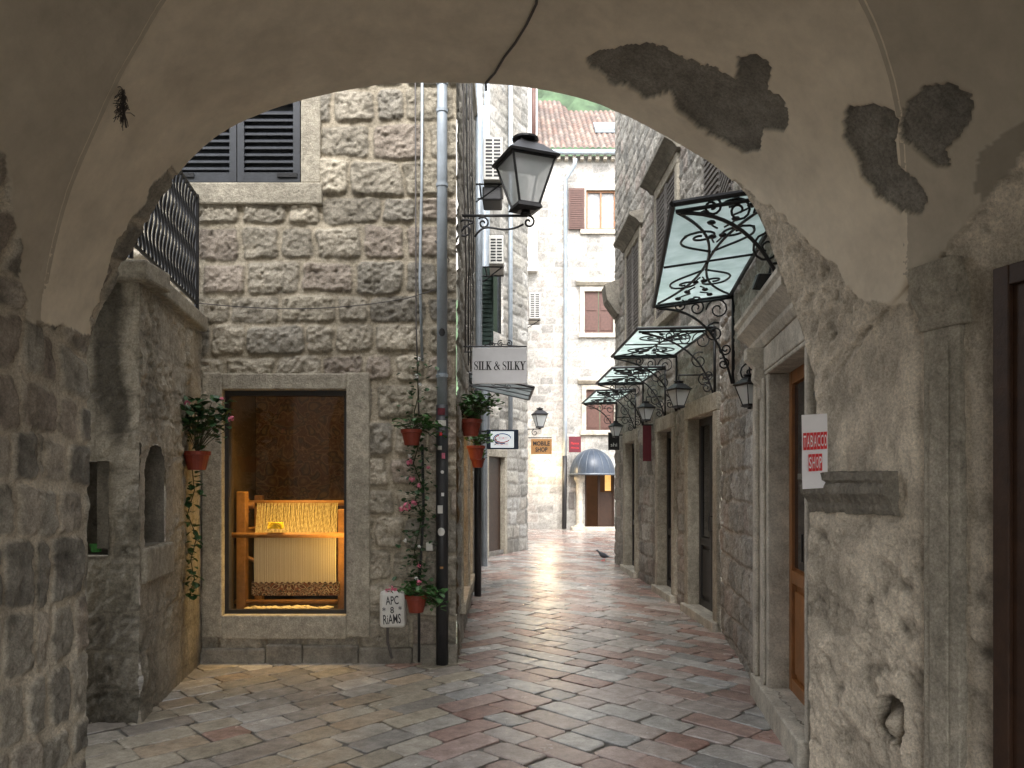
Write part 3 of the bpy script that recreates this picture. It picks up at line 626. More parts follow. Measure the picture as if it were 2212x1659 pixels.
def doorset(fr,h,mat_,glaz,w=.16,rec=.1,lint=.2,step=True,outmat='cut',wn=None):
    a,b,c,d=h; wn=w if wn is None else wn
    mb=MB(); mb.fbox(fr,a-wn,a,-rec-.06,.06,-.02,d); mb.build('door_jamb',outmat,row,bevel=.012)
    mb=MB(); mb.fbox(fr,b,b+w,-rec-.06,.06,-.02,d); mb.build('door_jamb',outmat,row,bevel=.012)
    mb=MB(); mb.fbox(fr,a-wn,b+w,-rec-.06,.065,d,d+lint); mb.build('door_lintel',outmat,row,bevel=.012)
    if step: mb=MB(); mb.fbox(fr,a-wn,b+w+.02,-rec-.06,.11,-.02,c); mb.build('doorstep','cutlight',row,bevel=.012)
    mb=MB(); m_=(a+b)/2; s=.075
    mb.fbox(fr,a,b,-rec-.045,-rec-.02,c,d)
    for x0,x1 in ((a,m_-.004),(m_+.004,b)):
        for q in ((x0,x0+s),(x1-s,x1)): mb.fbox(fr,q[0],q[1],-rec-.02,-rec+.015,c,d)
        for z in (c,c+.75,d-.09): mb.fbox(fr,x0+s,x1-s,-rec-.02,-rec+.013,z,z+.09)
        mb.fbox(fr,x0+s+.03,x1-s-.03,-rec-.02,-rec+.0,c+.13,c+.7)
    dr=mb.build('door',mat_,row,bevel=.004)
    gl=MB()
    for x0,x1 in ((a,m_-.004),(m_+.004,b)): gl.fbox(fr,x0+s,x1-s,-rec-.018,-rec-.008,c+.86,d-.1)
    gl.build('door_glass',glaz,dr)
    MB().tube([fr.pt(m_-.05,-rec+.015,c+.95),fr.pt(m_-.05,-rec+.06,c+.95),fr.pt(m_-.05,-rec+.06,c+1.12),fr.pt(m_-.05,-rec+.015,c+1.12)],.008,6).build('door_handle','iron',dr)
doorset(frA,hA[0],'wood','darkglass',w=.42,lint=.03,outmat='cutlight',wn=.06)
mb=MB(); mb.fbox(frA,hA[0][1]+.06,hA[0][1]+.14,.06,.085,.16,2.36); mb.build('jamb_moulding','cutlight',row,bevel=.012)
mb=MB(); mb.fbox(frA,hA[0][1]+.32,hA[0][1]+.42,.06,.095,.16,2.36); mb.build('jamb_moulding','cutlight',row,bevel=.012)
for h in (D3,D4,D5): doorset(frC,h,'blackwood','darkglass')
mb=MB(); mb.fbox(frA,hA[0][0]-.06,hA[0][1]+.42,-.05,.07,2.41,2.58); mb.build('door_frieze','cutlight',row,bevel=.01)
mb=MB(); mb.prism(frA,[(-.05,2.58),(.08,2.58),(.11,2.62),(.11,2.65),(.16,2.69),(.20,2.72),(.20,2.77),(.22,2.79),(.22,2.82),(-.05,2.86)],hA[0][0]-.07,hA[0][1]+.5); mb.build('door_cornice','cutlight',row,bevel=.004)
mb=MB(); u_=hA[0][1]+.1
mb.prism(frA,[(.05,2.2),(.09,2.22),(.10,2.3),(.14,2.36),(.13,2.44),(.19,2.5),(.19,2.58),(.05,2.58)],u_,u_+.12); mb.build('cornice_bracket','cutlight',row,bevel=.006)
def upwin(fr,h,mt,hood=True,closed=True):
    a,b,c,d=h; mb=MB(); w=.13
    mb.fbox(fr,a-w,a,-.08,.05,c,d); mb.fbox(fr,b,b+w,-.08,.05,c,d); mb.fbox(fr,a-w,b+w,-.08,.052,d,d+.15); mb.fbox(fr,a-w-.05,b+w+.05,-.08,.10,c-.12,c)
    wn=mb.build('window',"cut",row,bevel=.01)
    if hood: MB().prism(fr,[(-.02,d+.15),(.07,d+.15),(.13,d+.22),(.24,d+.28),(.24,d+.33),(-.02,d+.38)],a-w-.12,b+w+.12).build('window_hood','cutdark',wn,bevel=.008)
    m_=(a+b)/2
    for x0,x1 in ((a,m_-.01),(m_+.01,b)):
        mb=MB(); mb.fbox(fr,x0,x1,-.03,.02,c,d)
        for q in ((x0,x0+.06),(x1-.06,x1)): mb.fbox(fr,q[0],q[1],.02,.04,c,d)
        z=c+.06
        while z<d-.08: mb.fbox(fr,x0+.06,x1-.06,.02,.032,z,z+.035); z+=.065
        mb.build('shutter',mt,wn)
upwin(frC,W1,'greyshutter'); upwin(frC,W2,'greyshutter')
for fr,a,b in ((frA,hA[1][0],hA[1][1]),(frC,.01,W3[1])):
    mb=MB(); mb.fbox(fr,a,b,-.03,.02,4.3,6.2); z=4.36
    while z<6.1: mb.fbox(fr,a+.05,b-.05,.02,.04,z,z+.035); z+=.07
    mb.build('shutter','greyshutter',row)
mb=MB(); mb.prism(frC,[(0,4.95),(.05,4.9),(.26,5.2),(.30,5.5),(.26,5.52),(0,5.6)],uC(15.0),uC(15.5)); mb.build('eave_hood','cutdark',row,bevel=.01)
# ---------------------------------------------------------------- canopies
def spir(cx,cy,r,turns,a0,dr=1,n=22,k=.82):
    return [(cx+r*(1-k*i/n)*math.cos(a0+dr*turns*2*math.pi*i/n),cy+r*(1-k*i/n)*math.sin(a0+dr*turns*2*math.pi*i/n)) for i in range(n+1)]
def bez(p0,p1,p2,p3,n=14):
    return [tuple((1-t)**3*a+3*(1-t)**2*t*b+3*(1-t)*t*t*c+t**3*d for a,b,c,d in zip(p0,p1,p2,p3)) for t in [i/n for i in range(n+1)]]
def canopy(fr,u0,u1,proj,zw,zo,label,rt=.009,drop=.75):
    root=thing('door_canopy',label,'canopy',tuple(fr.pt((u0+u1)/2,.05,zw)),'wrought iron and glass canopies over the shop doors')
    um=(u0+u1)/2; hw=(u1-u0)/2
    T=lambda a,s,o=0: fr.pt(um+a*hw,.05+s*proj,zw+(zo-zw)*s+o)
    mb=MB(); mb.hexa([T(-1,0,.012),T(1,0,.012),T(1,1,.012),T(-1,1,.012),T(-1,0,.02),T(1,0,.02),T(1,1,.02),T(-1,1,.02)]); mb.build('glass_panel','canopyglass',root)
    mb=MB()
    for q in ([(-1,0),(1,0)],[(1,0),(1,1)],[(1,1),(-1,1)],[(-1,1),(-1,0)]): mb.tube([T(*q[0]),T(*q[1])],rt*1.8,6)
    mb.build('frame','iron',root)
    mb=MB()
    def crv(p,r=rt): mb.tube([T(a/hw,s/proj,-.01) for a,s in p],r,5)
    p2=proj/2
    for sg in (-1,1):
        for sy in (-1,1):
            F2=lambda pts: [(sg*x,p2+sy*y) for x,y in pts]
            crv(F2(bez((.0,.0),(hw*.30,.02),(hw*.55,p2*.15),(hw*.9,p2*.9))))
            r0=min(.15*hw,.36*p2)
            crv(F2(bez((hw*.18,p2*.02),(hw*.30,p2*.4),(hw*.36,p2*.9),(hw*.52,p2*.62))),rt*.85)
            crv(F2([(hw*.52-r0*.5+x,p2*.62-r0*.8+y) for x,y in spir(0,0,r0,1.2,1.1,-1,18)]),rt*.8)
            for bx,by in ((.45,.10),(.68,.22),(.84,.40)):
                x,y=hw*bx,p2*by; crv(F2(bez((x-.14,y*.3),(x-.08,y*.8),(x-.04,y),(x,y))),rt*.65)
                q=T(sg*x/hw,(p2+sy*y)/proj,-.01); mb.ball(q,rt*2.8,6,.5)
        crv([(sg*a_2,p2+b_2) for a_2,b_2 in spir(hw*.92,0,p2*.22,1.2,3.14,1,16)],rt*.8)
    crv([(0,.02),(0,proj-.02)],rt*.9)
    mb.build('scrollwork','iron',root,smooth=True)
    for a in (-.96,.96):
        mb=MB(); Q=lambda n,z: fr.pt(um+a*hw,.03+n,zw+z)
        mb.tube([Q(0,.02),Q(0,-drop)],rt*1.5,6)
        mb.tube([Q(0,-.03),Q(proj,(zo-zw)-.03)],rt*1.2,6)
        pb=bez((0.01,-drop),(.12,-drop*.4),(proj*.5,-.12),(proj*.96,(zo-zw)-.04)); mb.tube([Q(*p) for p in pb],rt*1.1,6)
        for cx,cz,r,a0,d in ((.14,-.14,.11,0,1),(.17,-.36,.10,2,-1),(.34,-.12,.08,1,1),(.07,-.52,.06,0,-1),(.09,-.66,.06,1,1),(.5,-.09,.06,2,1)):
            if cx<proj*.9 and -cz<drop: mb.tube([Q(cx+x,cz+y) for x,y in spir(0,0,r,1.5,a0,d,18)],rt*.75,5)
        mb.build('bracket','iron',root,smooth=True)
    return root
canopy(frA,uA(4.62),uA(7.35),.72,3.40,3.32,'largest pale glass canopy with iron scrollwork, nearest over the brown door',.011,.85)
canopy(frC,uC(8.45),uC(10.3),.84,3.32,3.30,'second glass canopy from the arch, above the dark double doors',.010)
canopy(frC,uC(10.9),uC(12.6),.74,3.26,3.24,'third glass canopy from the arch, above the middle doorway',.010,.7)
canopy(frC,uC(13.2),uC(15.3),.66,3.22,3.20,'farthest glass canopy on the right, near the end of the row',.010,.7)
root=thing('door_canopy','small dark framed iron and glass canopy on the left wall behind the grey hanging sign','canopy',tuple(frL1.pt(2.7,0,2.8)),'wrought iron and glass canopies over the shop doors')
T=lambda u,n: frL1.pt(u,n,2.92-.22*n)
MB().hexa([T(2.2,.03)-Vector((0,0,.01)),T(3.5,.03)-Vector((0,0,.01)),T(3.5,.8)-Vector((0,0,.01)),T(2.2,.8)-Vector((0,0,.01)),T(2.2,.03),T(3.5,.03),T(3.5,.8),T(2.2,.8)]).build('glass_panel','smokeglass',root)
mb=MB()
for a,b in (((2.2,.03),(3.5,.03)),((3.5,.03),(3.5,.8)),((3.5,.8),(2.2,.8)),((2.2,.8),(2.2,.03)),((2.6,.03),(2.6,.8)),((3.05,.03),(3.05,.8))): mb.tube([T(*a),T(*b)],.018,6)
mb.build('frame','iron',root)
mb=MB()
mb.tube([T(2.2,.03)+Vector((0,0,-.15)),T(2.2,.8)+Vector((0,0,-.02))],.010,5); mb.tube([T(2.2,.03)+Vector((0,0,-.17)),T(2.2,.03)],.012,5)
for k in range(3): mb.tube([T(2.2,.16+.17*k)+Vector((x,0,-.055+y)) for x,y in spir(0,0,.045,1.2,k,1,14)],.005,5)
mb.build('bracket','iron',root)
# ---------------------------------------------------------------- lanterns
def lantern(c,H,rot,label,root=None,bracket=None,group=None):
    root=thing('street_lantern',label,'lantern',tuple(c),group); q=math.sqrt(2); a0=rot+math.pi/4
    x,y,z=c
    MB().lathe([(.10*H*q,0),(.17*H*q,.03*H),(.15*H*q,.08*H)],c,4,a0).build('base','iron',root)
    MB().lathe([(.05*H,-.05*H),(.07*H,-.02*H),(.05*H,0)],c,10).build('socket','iron',root)
    mb=MB(); g0,g1=.13*H*q,.285*H*q
    pr=lambda r,zz,k: (x+r*math.cos(a0+k*math.pi/2),y+r*math.sin(a0+k*math.pi/2),z+zz)
    for k in range(4): mb.add([pr(g0,.08*H,k),pr(g0,.08*H,k+1),pr(g1,.64*H,k+1),pr(g1,.64*H,k)],[(0,1,2,3)])
    mb.build('glass','lampglass',root)
    mb=MB()
    for k in range(4):
        mb.tube([pr(g0*1.02,.07*H,k),pr(g1*1.02,.65*H,k)],.017*H,5)
        mb.tube([pr(g0,.085*H,k),pr(g0,.085*H,k+1)],.014*H,5); mb.tube([pr(g1,.635*H,k),pr(g1,.635*H,k+1)],.02*H,5)
    mb.build('frame','iron',root)
    MB().lathe([(.33*H*q,.64*H),(.34*H*q,.67*H),(.30*H*q,.70*H),(.17*H*q,.83*H),(.12*H*q,.86*H),(.10*H*q,.9*H)],c,4,a0).build('roof','iron',root)
    MB().lathe([(.10*H,.9*H),(.17*H,.92*H),(.17*H,.945*H),(.07*H,.955*H),(.05*H,.975*H),(.03*H,1.0*H)],c,14).build('finial','iron',root)
    if bracket: 
        mb=MB()
        for p,r in bracket: mb.tube(p,r,6)
        mb.build('bracket','iron',root,smooth=True)
    return root
dl=7.25; c=Vector(P(1135,458,dl)); H=(458-290)/F*dl
wl=PX(975,dl); zb=c.z-.035
Bp=lambda x,z:(x,dl,zb+z)
br=[([Bp(wl-.02,0),Bp(c.x+.02,0)],.013),([Bp(wl,.06),Bp(wl,-.36)],.013)]
br.append(([Bp(wl+.01+x,-.12+z) for x,z in bez((.0,-.22),(.05,-.05),(.1,.02),(.2,.06))],.010))
br.append(([Bp(wl+.13+x,-.13+z) for x,z in spir(0,0,.10,1.3,.8,1)],.010))
br.append(([Bp(wl+.3+x,-.07+z) for x,z in spir(0,0,.06,1.4,2.4,-1)],.009))
br.append(([Bp(wl+.22+x,z) for x,z in bez((.0,-.20),(.12,-.0),(.22,-.22),(.46,-.08))],.010))
br.append(([Bp(c.x+.03+x,-.06+z) for x,z in spir(0,0,.06,1.2,1.6,-1)],.010))
br.append(([Bp(wl+.06+x,-.30+z) for x,z in spir(0,0,.06,1.3,1.6,1)],.009))
lantern(c,H,R(22),'large black street lantern with frosted glass on a scrolled iron bracket beside the zinc pipe',bracket=br)
def hang(px,pyt,pyb,d,label,wx):
    H=(pyb-pyt)/F*d; c=Vector(P(px,pyb,d)); top=c.z+H
    br=[([(c.x,d,top-.02),(c.x,d,top+.05),(wx,d+.05,top+.06)],.009)]
    br.append(([(wx-.10+x,d+.03,top+.0+z) for x,z in spir(0,0,.08,1.3,1.5,1,16)],.007))
    lantern(c,H,R(20),label,bracket=br,group='black lanterns hanging along the shop row')
hang(1619,805,880,5.9,'nearest black lantern hanging beside the first stone doorway',1.93)
hang(1466,820,882,8.6,'second black lantern from the arch, hanging under the second canopy',2.26)
hang(1396,865,910,11.2,'third black lantern from the arch, hanging over the middle doorway',2.2)
hang(1330,908,945,13.8,'farthest small black lantern on the right wall, near the dark sign',2.14)
c=Vector(P(1166,925,19.0)); lantern(c,.52,R(15),'distant black lantern above the tan hanging sign',bracket=[([(c.x,19,c.z-.02),(.3,19.05,c.z-.02)],.012),([(c.x-.12+x,19,c.z-.11+z) for x,z in spir(0,0,.09,1.2,1.57,1,14)],.01)])
p=Vector(P(1652,608,5.0)); fl=thing('flood_light','black flood light clamped under the nearest glass canopy','flood light',tuple(p))
mb=MB(); mb.hexa([p+Vector(v) for v in [(-.09,-.03,-.06),(.08,-.05,-.075),(.10,.06,-.05),(-.07,.06,-.04),(-.05,-.03,.045),(.10,-.05,.04),(.10,.06,.06),(-.04,.06,.06)]]); mb.build('housing','blackwood',fl,bevel=.008)
MB().tube([p+Vector((.03,0,.05)),p+Vector((.05,.02,.12)),p+Vector((.12,.02,.13)),p+Vector((.25,.05,.1))],.01,6).build('arm','iron',fl)
mb=MB(); mb.hexa([p+Vector(v) for v in [(-.075,-.048,-.052),(.065,-.062,-.066),(.065,-.055,-.066),(-.075,-.04,-.052),(-.045,-.048,.035),(.085,-.062,.03),(.085,-.055,.03),(-.045,-.04,.035)]]); mb.build('lens','darkglass',fl)
# ---------------------------------------------------------------- pipes and wires
YP=YF-.09
dp=thing('drain_pipe','zinc drain pipe with black lower half and stickers on the house corner','drain pipe',(PX(955,YP),YP,0))
xp=PX(955,YP); zs=PZ(880,YP)
MB().tube([(xp,YP,zs),(xp,YP,7)],.046,14).build('upper_pipe','zinc',dp,smooth=True)
MB().tube([(xp,YP,.0),(xp,YP,zs+.02)],.054,14).build('lower_pipe','blackpipe',dp,smooth=True)
for z in (PZ(400,YP),PZ(812,YP),PZ(180,YP),PZ(240,YP)):
    mb=MB(); mb.tube([(xp,YP,z-.015),(xp,YP,z+.015)],.053,14); mb.box(xp-.005,xp+.005,YP,YF,z-.01,z+.01); mb.build('pipe_clamp','zinc',dp)
def sticker(px,py,w,h,m,round_=False):
    z=PZ(py,YP); n=8; mb=MB(); rr=.0565 if py>880 else .048
    a0=(px-955)/18.*1.1; ha=w/2/rr
    vs=[];fs=[]
    for i in range(n+1):
        a=a0-ha+2*ha*i/n; k=1
        if round_: k=math.sqrt(max(0,1-((i/n)*2-1)**2))+.02
        vs+= [(xp+rr*math.sin(a),YP-rr*math.cos(a),z-h/2*k),(xp+rr*math.sin(a),YP-rr*math.cos(a),z+h/2*k)]
    for i in range(n): fs.append((2*i,2*i+2,2*i+3,2*i+1))
    mb.add(vs,fs); mb.build('sticker',m,dp)
sticker(956,720,.06,.07,'black',True)
for px,py,w,h,m,r in ((954,890,.07,.06,'maroon',0),(955,915,.085,.05,'offwhite',0),(950,968,.04,.035,'offwhite',0),(960,985,.03,.05,'pink',0),(951,1100,.05,.07,'offwhite',0),(957,1020,.03,.03,'whitep',1),(954,1148,.07,.07,'offwhite',1),(955,1225,.03,.02,'tan',0),(958,1068,.025,.03,'whitep',0),(953,938,.03,.03,'red',0)): sticker(px,py,w,h,m,bool(r))
def pipe(nm,pts,r,m,lab,cat='pipe'):
    o=MB().tube(pts,r,8).build(nm,m,loc=tuple(pts[0]),smooth=True); return tag(o,lab,cat)
y=YF-.05
pipe('conduit',[P(912,170,y),P(911,400,y),P(907,600,y),P(912,780,y)],.012,'zinc','thin pale conduit running up the facade left of the zinc pipe')
pipe('cable',[P(897,170,y),P(899,700,y),P(905,900,y)],.006,'cable','thin grey wire beside the pale conduit on the facade','cable')
pipe('cable',[P(430,655,y)]+[P(x,655+20*math.sin((x-430)/470*2.4)-28*((x-430)/470)**2,y) for x in range(480,900,40)]+[P(940,626,y-.05)],.0045,'cable','thin cable sagging across the stone facade between the two windows','cable')
pipe('cable',[P(940,520,y),P(970,560,y),(wl-.03,7.1,PZ(600,7.1))],.006,'cable','short cable looping behind the zinc pipe','cable')
def wp(fr,u,z0,z1,r,m,l): return pipe('drain_pipe',[fr.pt(u,.1,z0),fr.pt(u,.1,z1)],r,m,l,'drain pipe')
wp(frL1,3.7,.05,2.9,.05,'blackpipe','black drain pipe against the left alley wall past the lit displays')
wp(frL1,4.3,2.0,7.5,.05,'zinc','grey zinc pipe high on the left alley wall behind the lantern')
wp(frL2,3.6,.0,8.9,.06,'zinc','zinc pipe on the second alley house')
wp(frB,.12,2.6,12,.06,'zinc','zinc pipe on the bend house beside its upper window')
wp(frB,1.3,2.6,12,.05,'zinc','second zinc pipe nearer the outer edge of the bend house')
nm_=['closest to the corner','second from the corner','third from the corner','farthest from the corner']
for k in range(4):
    u=.25+k*.8; z=3.6+.35*k
    pipe('cable',[frL1.pt(u,.05,7.5),frL1.pt(u+.1,.05,z+1),frL1.pt(u+.25,.07,z),frL1.pt(u+.5,.05,z-.2),frL1.pt(u+.5,.05,2.9)],.007,'blackpipe' if k%2 else 'cable',('black' if k%2 else 'grey')+' cable on the alley side wall, '+nm_[k],'cable')
# ---------------------------------------------------------------- AC units
def acunit(px0,px1,py0,py1,d,label):
    x0,x1=PX(px0,d),PX(px1,d); z0,z1=PZ(py1,d),PZ(py0,d); t=thing('air_conditioner',label,'air conditioner',((x0+x1)/2,d,z0),'air conditioners on the left alley walls')
    MB().box(x0,x1,d,d+.7,z0,z1).build('casing','offwhite',t,bevel=.012)
    mb=MB(); n=int((z1-z0)/.045)
    for k in range(n-1):
        z=z0+.04+k*.045
        for a,b in ((.12,.46),(.54,.88)): mb.box(x0+(x1-x0)*a,x0+(x1-x0)*b,d-.004,d+.002,z,z+.024)
    mb.build('vent_slots','black',t)
    mb=MB(); mb.tube([(x0-.1,d+.1,z0-.02),(x1,d+.1,z0-.02)],.012,5); mb.tube([(x0-.1,d+.6,z0-.02),(x1,d+.6,z0-.02)],.012,5); mb.tube([(x0-.05,d+.08,z0-.02),(x0-.05,d+.62,z0-.02)],.012,5); mb.tube([(x0-.1,d+.1,z0-.25),(x1-.02,d+.1,z0-.02)],.01,5); mb.build('bracket','iron',t)
acunit(1044,1086,296,388,9.8,'largest white air conditioner high on the left wall behind the lantern')
acunit(1056,1088,508,570,11.6,'middle air conditioner on the left alley wall below the big one')
acunit(1143,1168,632,688,18.9,'farthest air conditioner, on the outer edge of the bend house')
mb=MB(); mb.box(PX(1042,9.9),PX(1084,9.9),9.9,10.3,PZ(432,9.9),PZ(402,9.9)); tag(mb.build('cable_box','blackpipe',loc=P(1060,432,9.9),bevel=.02),'dark box fixed to the wall right below the largest air conditioner','box')
# ---------------------------------------------------------------- text helpers
def text(s,c,r,u,w,h,m,parent,name='lettering',bold=.0,out=.002):
    cu=bpy.data.curves.new('t','FONT'); cu.body=s; cu.offset=bold; cu.extrude=.01; cu.resolution_u=3
    ob=bpy.data.objects.new('t',cu); COL.objects.link(ob); bpy.context.view_layer.update()
    me=bpy.data.meshes.new_from_object(ob.evaluated_get(bpy.context.evaluated_depsgraph_get())); bpy.data.objects.remove(ob)
    n=len(me.vertices); a=np.empty(n*3,dtype=np.float32); me.vertices.foreach_get('co',a); a=a.reshape(-1,3)
    mn=a.min(0); mx=a.max(0); a[:,0]=((a[:,0]-mn[0])/(mx[0]-mn[0])-.5)*w; a[:,1]=((a[:,1]-mn[1])/(mx[1]-mn[1])-.5)*h
    r=np.array(Vector(r).normalized()); u=np.array(Vector(u).normalized()); nn=np.cross(r,u); zz=np.where(a[:,2]>0,out,0)
    p=np.array(c)+a[:,:1]*r+a[:,1:2]*u+zz[:,None]*nn; me.vertices.foreach_set('co',p.astype(np.float32).ravel())
    me.materials.clear(); return link(name,me,M[m],parent)
def serif_word(s,x0,x1,z0,h,y,m,parent):
    wd={'S':.62,'I':.40,'L':.64,'K':.78,'Y':.78,'&':.86,' ':.30}; tot=sum(wd[c] for c in s); k=(x1-x0)/tot; x=x0
    for ch in s:
        w=wd[ch]*k*.92
        if ch==' ': x+=wd[ch]*k; continue
        mb=MB(); X=lambda a: x+a*w; Z=lambda b: z0+b*h; T=h*.17; t=h*.055
        def q(a0,b0,a1,b1): mb.add([(X(a0),y,Z(b0)),(X(a1),y,Z(b0)),(X(a1),y,Z(b1)),(X(a0),y,Z(b1))],[(0,1,2,3)])
        def bar(a0,b0,a1,b1,wd_): 
            mb.add([(X(a0)-wd_/2,y,Z(b0)),(X(a0)+wd_/2,y,Z(b0)),(X(a1)+wd_/2,y,Z(b1)),(X(a1)-wd_/2,y,Z(b1))],[(0,1,2,3)])
        def ser(a,b,hw): mb.add([(X(a)-hw,y-.0004,Z(b)-t/2),(X(a)+hw,y-.0004,Z(b)-t/2),(X(a)+hw,y-.0004,Z(b)+t/2),(X(a)-hw,y-.0004,Z(b)+t/2)],[(0,1,2,3)])
        if ch=='I': bar(.5,0,.5,1,T); ser(.5,.02,T*1.05); ser(.5,.98,T*1.05)
        elif ch=='L': bar(.28,0,.28,1,T); ser(.28,.98,T); ser(.28,.02,T); q(.28,0,.95,.06); q(.88,.0,.96,.28)
        elif ch=='K': bar(.22,0,.22,1,T); ser(.22,.98,T); ser(.22,.02,T); bar(.30,.42,.82,1,t*1.3); bar(.44,.56,.86,0,T*1.1); ser(.82,.98,T*.9); ser(.86,.02,T)
        elif ch=='Y': bar(.5,0,.5,.5,T); bar(.5,.45,.16,1,T*1.1); bar(.52,.45,.86,1,t*1.4); ser(.5,.02,T); ser(.16,.98,T); ser(.86,.98,T*.9)
        else:
            if ch=='S': pts=[(.86,.76),(.80,.92),(.5,.99),(.2,.9),(.16,.70),(.40,.56),(.68,.44),(.86,.27),(.78,.08),(.5,.01),(.2,.06),(.14,.26)]; ws=[.5,.5,.5,.9,1.3,1.9,1.9,1.3,.9,.5,.5,.5]
            else: pts=[(.98,.02),(.7,.28),(.36,.66),(.30,.86),(.46,.98),(.62,.86),(.54,.66),(.24,.46),(.08,.24),(.24,.03),(.5,.03),(.74,.24),(.86,.54)]; ws=[1.4,1.9,1.6,1,.5,.7,.8,1,1.6,1.3,.7,.5,.5]
            c_2=cat([Vector((a,0,b)) for a,b in pts],60); o=len(mb.v)
            for i in range(61):
                d_=c_2[min(i+1,60)]-c_2[max(i-1,0)]; dx,dz=d_[0]*w,d_[2]*h; l=math.hypot(dx,dz)+1e-9; wv=np.interp(i/60*(len(ws)-1),range(len(ws)),ws)*t*.75
                px_,pz_=X(c_2[i][0]),Z(c_2[i][2]); mb.v+= [(px_-dz/l*wv,y-.00002*i,pz_+dx/l*wv),(px_+dz/l*wv,y-.00002*i,pz_-dx/l*wv)]
            mb.f+=[(o+2*i,o+2*i+1,o+2*i+3,o+2*i+2) for i in range(60)]
            if ch=='S':
                bar(.88,.70,.88,.97,t*.9); bar(.12,.03,.12,.32,t*.9)
            else: ser(.86,.56,T*.8)
        mb.build('letter',m,parent); x+=wd[ch]*k
RX,UZ=(1,0,0),(0,0,1)
def board(name,label,px0,px1,py0,py1,d,m,cat='sign',bev=.004,th=.03,group=None):
    x0,x1=PX(px0,d),PX(px1,d); z0,z1=PZ(py1,d),PZ(py0,d); t=thing(name,label,cat,((x0+x1)/2,d,z0),group)
    MB().box(x0,x1,d,d+th,z0,z1).build('board',m,t,bevel=bev); return t,x0,x1,z0,z1
d=8.0; t,x0,x1,z0,z1=board('hanging_sign','pale grey hanging sign with black capital lettering and iron scrolls above it',1020,1138,751,829,d,'greysign')
serif_word('SILK & SILKY',PX(1024,d),PX(1136,d),PZ(799,d),.088,d-.002,'black',t)
mb=MB(); mb.tube([(PX(995,d),d+.015,z1+.015),(x1,d+.015,z1+.015)],.009,6); mb.tube([(PX(995,d),d+.015,PZ(760,d)),(x0,d+.015,PZ(760,d))],.006,5)
for k in range(3): mb.tube([((x0+x1)/2-.08+k*.09+x,d+.015,z1+.045+z) for x,z in spir(0,0,.035,1.4,k,1 if k%2 else -1,14)],.006,5)
mb.tube([(x0+.12,d+.015,z1+.02),(x0+.2,d+.015,z1+.05),(x1-.1,d+.015,z1+.02)],.005,5)
mb.build('iron_scroll','iron',t)
d=10.6; t,x0,x1,z0,z1=board('lit_sign','small illuminated sign with a red and blue oval emblem in a dark blue frame',1051,1120,928,970,d,'navy',th=.1)
a,b,c_0,c_1=PX(1060,d),PX(1110,d),PZ(967,d),PZ(932,d)
MB().box(a,b,d-.006,d,c_0,c_1).build('lit_face','litsign',t)
cx,cz=(a+b)/2,(c_0+c_1)/2
mb=MB(); mb.tube([(cx+.12*math.cos(k/20*2*math.pi*.8),d-.008,cz+.012+.068*math.sin(k/20*2*math.pi*.8)) for k in range(21)],.007,5); mb.build('emblem_ring','blue',t)
mb=MB(); mb.tube([(cx+.10*math.cos(2+k/20*4),d-.010,cz+.012+.05*math.sin(2+k/20*4)) for k in range(21)],.007,5); mb.build('emblem_swoosh','red',t)
text('EURO',(cx+.01,d-.008,cz+.018),RX,UZ,.11,.034,'red',t); text('MOBITEL',(cx,d-.008,cz-.065),RX,UZ,.18,.030,'red',t)
MB().tube([(PX(1020,d),d+.03,z1-.02),(x0,d+.03,z1-.02)],.012,5).build('arm','iron',t)
d=18.9; t,x0,x1,z0,z1=board('hanging_sign','tan wooden hanging sign with dark two line lettering at the bend',1147,1192,948,981,d,'tan')
text('MOBILE',((x0+x1)/2,d-.002,z0+(z1-z0)*.7),RX,UZ,(x1-x0)*.8,.11,'black',t,bold=.03); text('SHOP',((x0+x1)/2,d-.002,z0+(z1-z0)*.3),RX,UZ,(x1-x0)*.58,.11,'black',t,bold=.03)
MB().tube([(.3,d+.02,z1+.03),(x1,d+.02,z1+.03)],.012,5).build('arm','iron',t)
d=25.5; t,x0,x1,z0,z1=board('wall_sign','small maroon sign with faint writing on the far white building',1229,1255,943,977,d,'maroon')
text('Mamma',((x0+x1)/2,d-.002,z0+.3),RX,UZ,.26,.08,'red',t); text('Mimosa',((x0+x1)/2,d-.002,z0+.15),RX,UZ,.26,.06,'red',t)
MB().box((x0+x1)/2-.02,(x0+x1)/2+.02,d+.03,27,z1-.08,z1-.04).build('arm','iron',t)
d=14.6; t,x0,x1,z0,z1=board('hanging_sign','small black sign with white writing sticking out at the far corner of the shop row',1314,1338,934,972,d,'black')
text('shi',((x0+x1)/2,d-.002,z0+.1),RX,UZ,.12,.07,'whitep',t); MB().box(x1,x1+.12,d+.005,d+.025,z1-.06,z1-.04).build('arm','iron',t)
fb=frC; p=fb.pt(uC(11.9),.12,0); t=thing('wall_banner','narrow dark red banner hanging on the shop row between two doors','banner',(p.x,p.y,1.9))
MB().fbox(fb,uC(11.9),uC(11.92),.03,.16,1.95,2.5).build('cloth','maroon',t)
MB().fbox(fb,uC(11.9),uC(11.92),.0,.18,2.5,2.52).build('rod','iron',t)
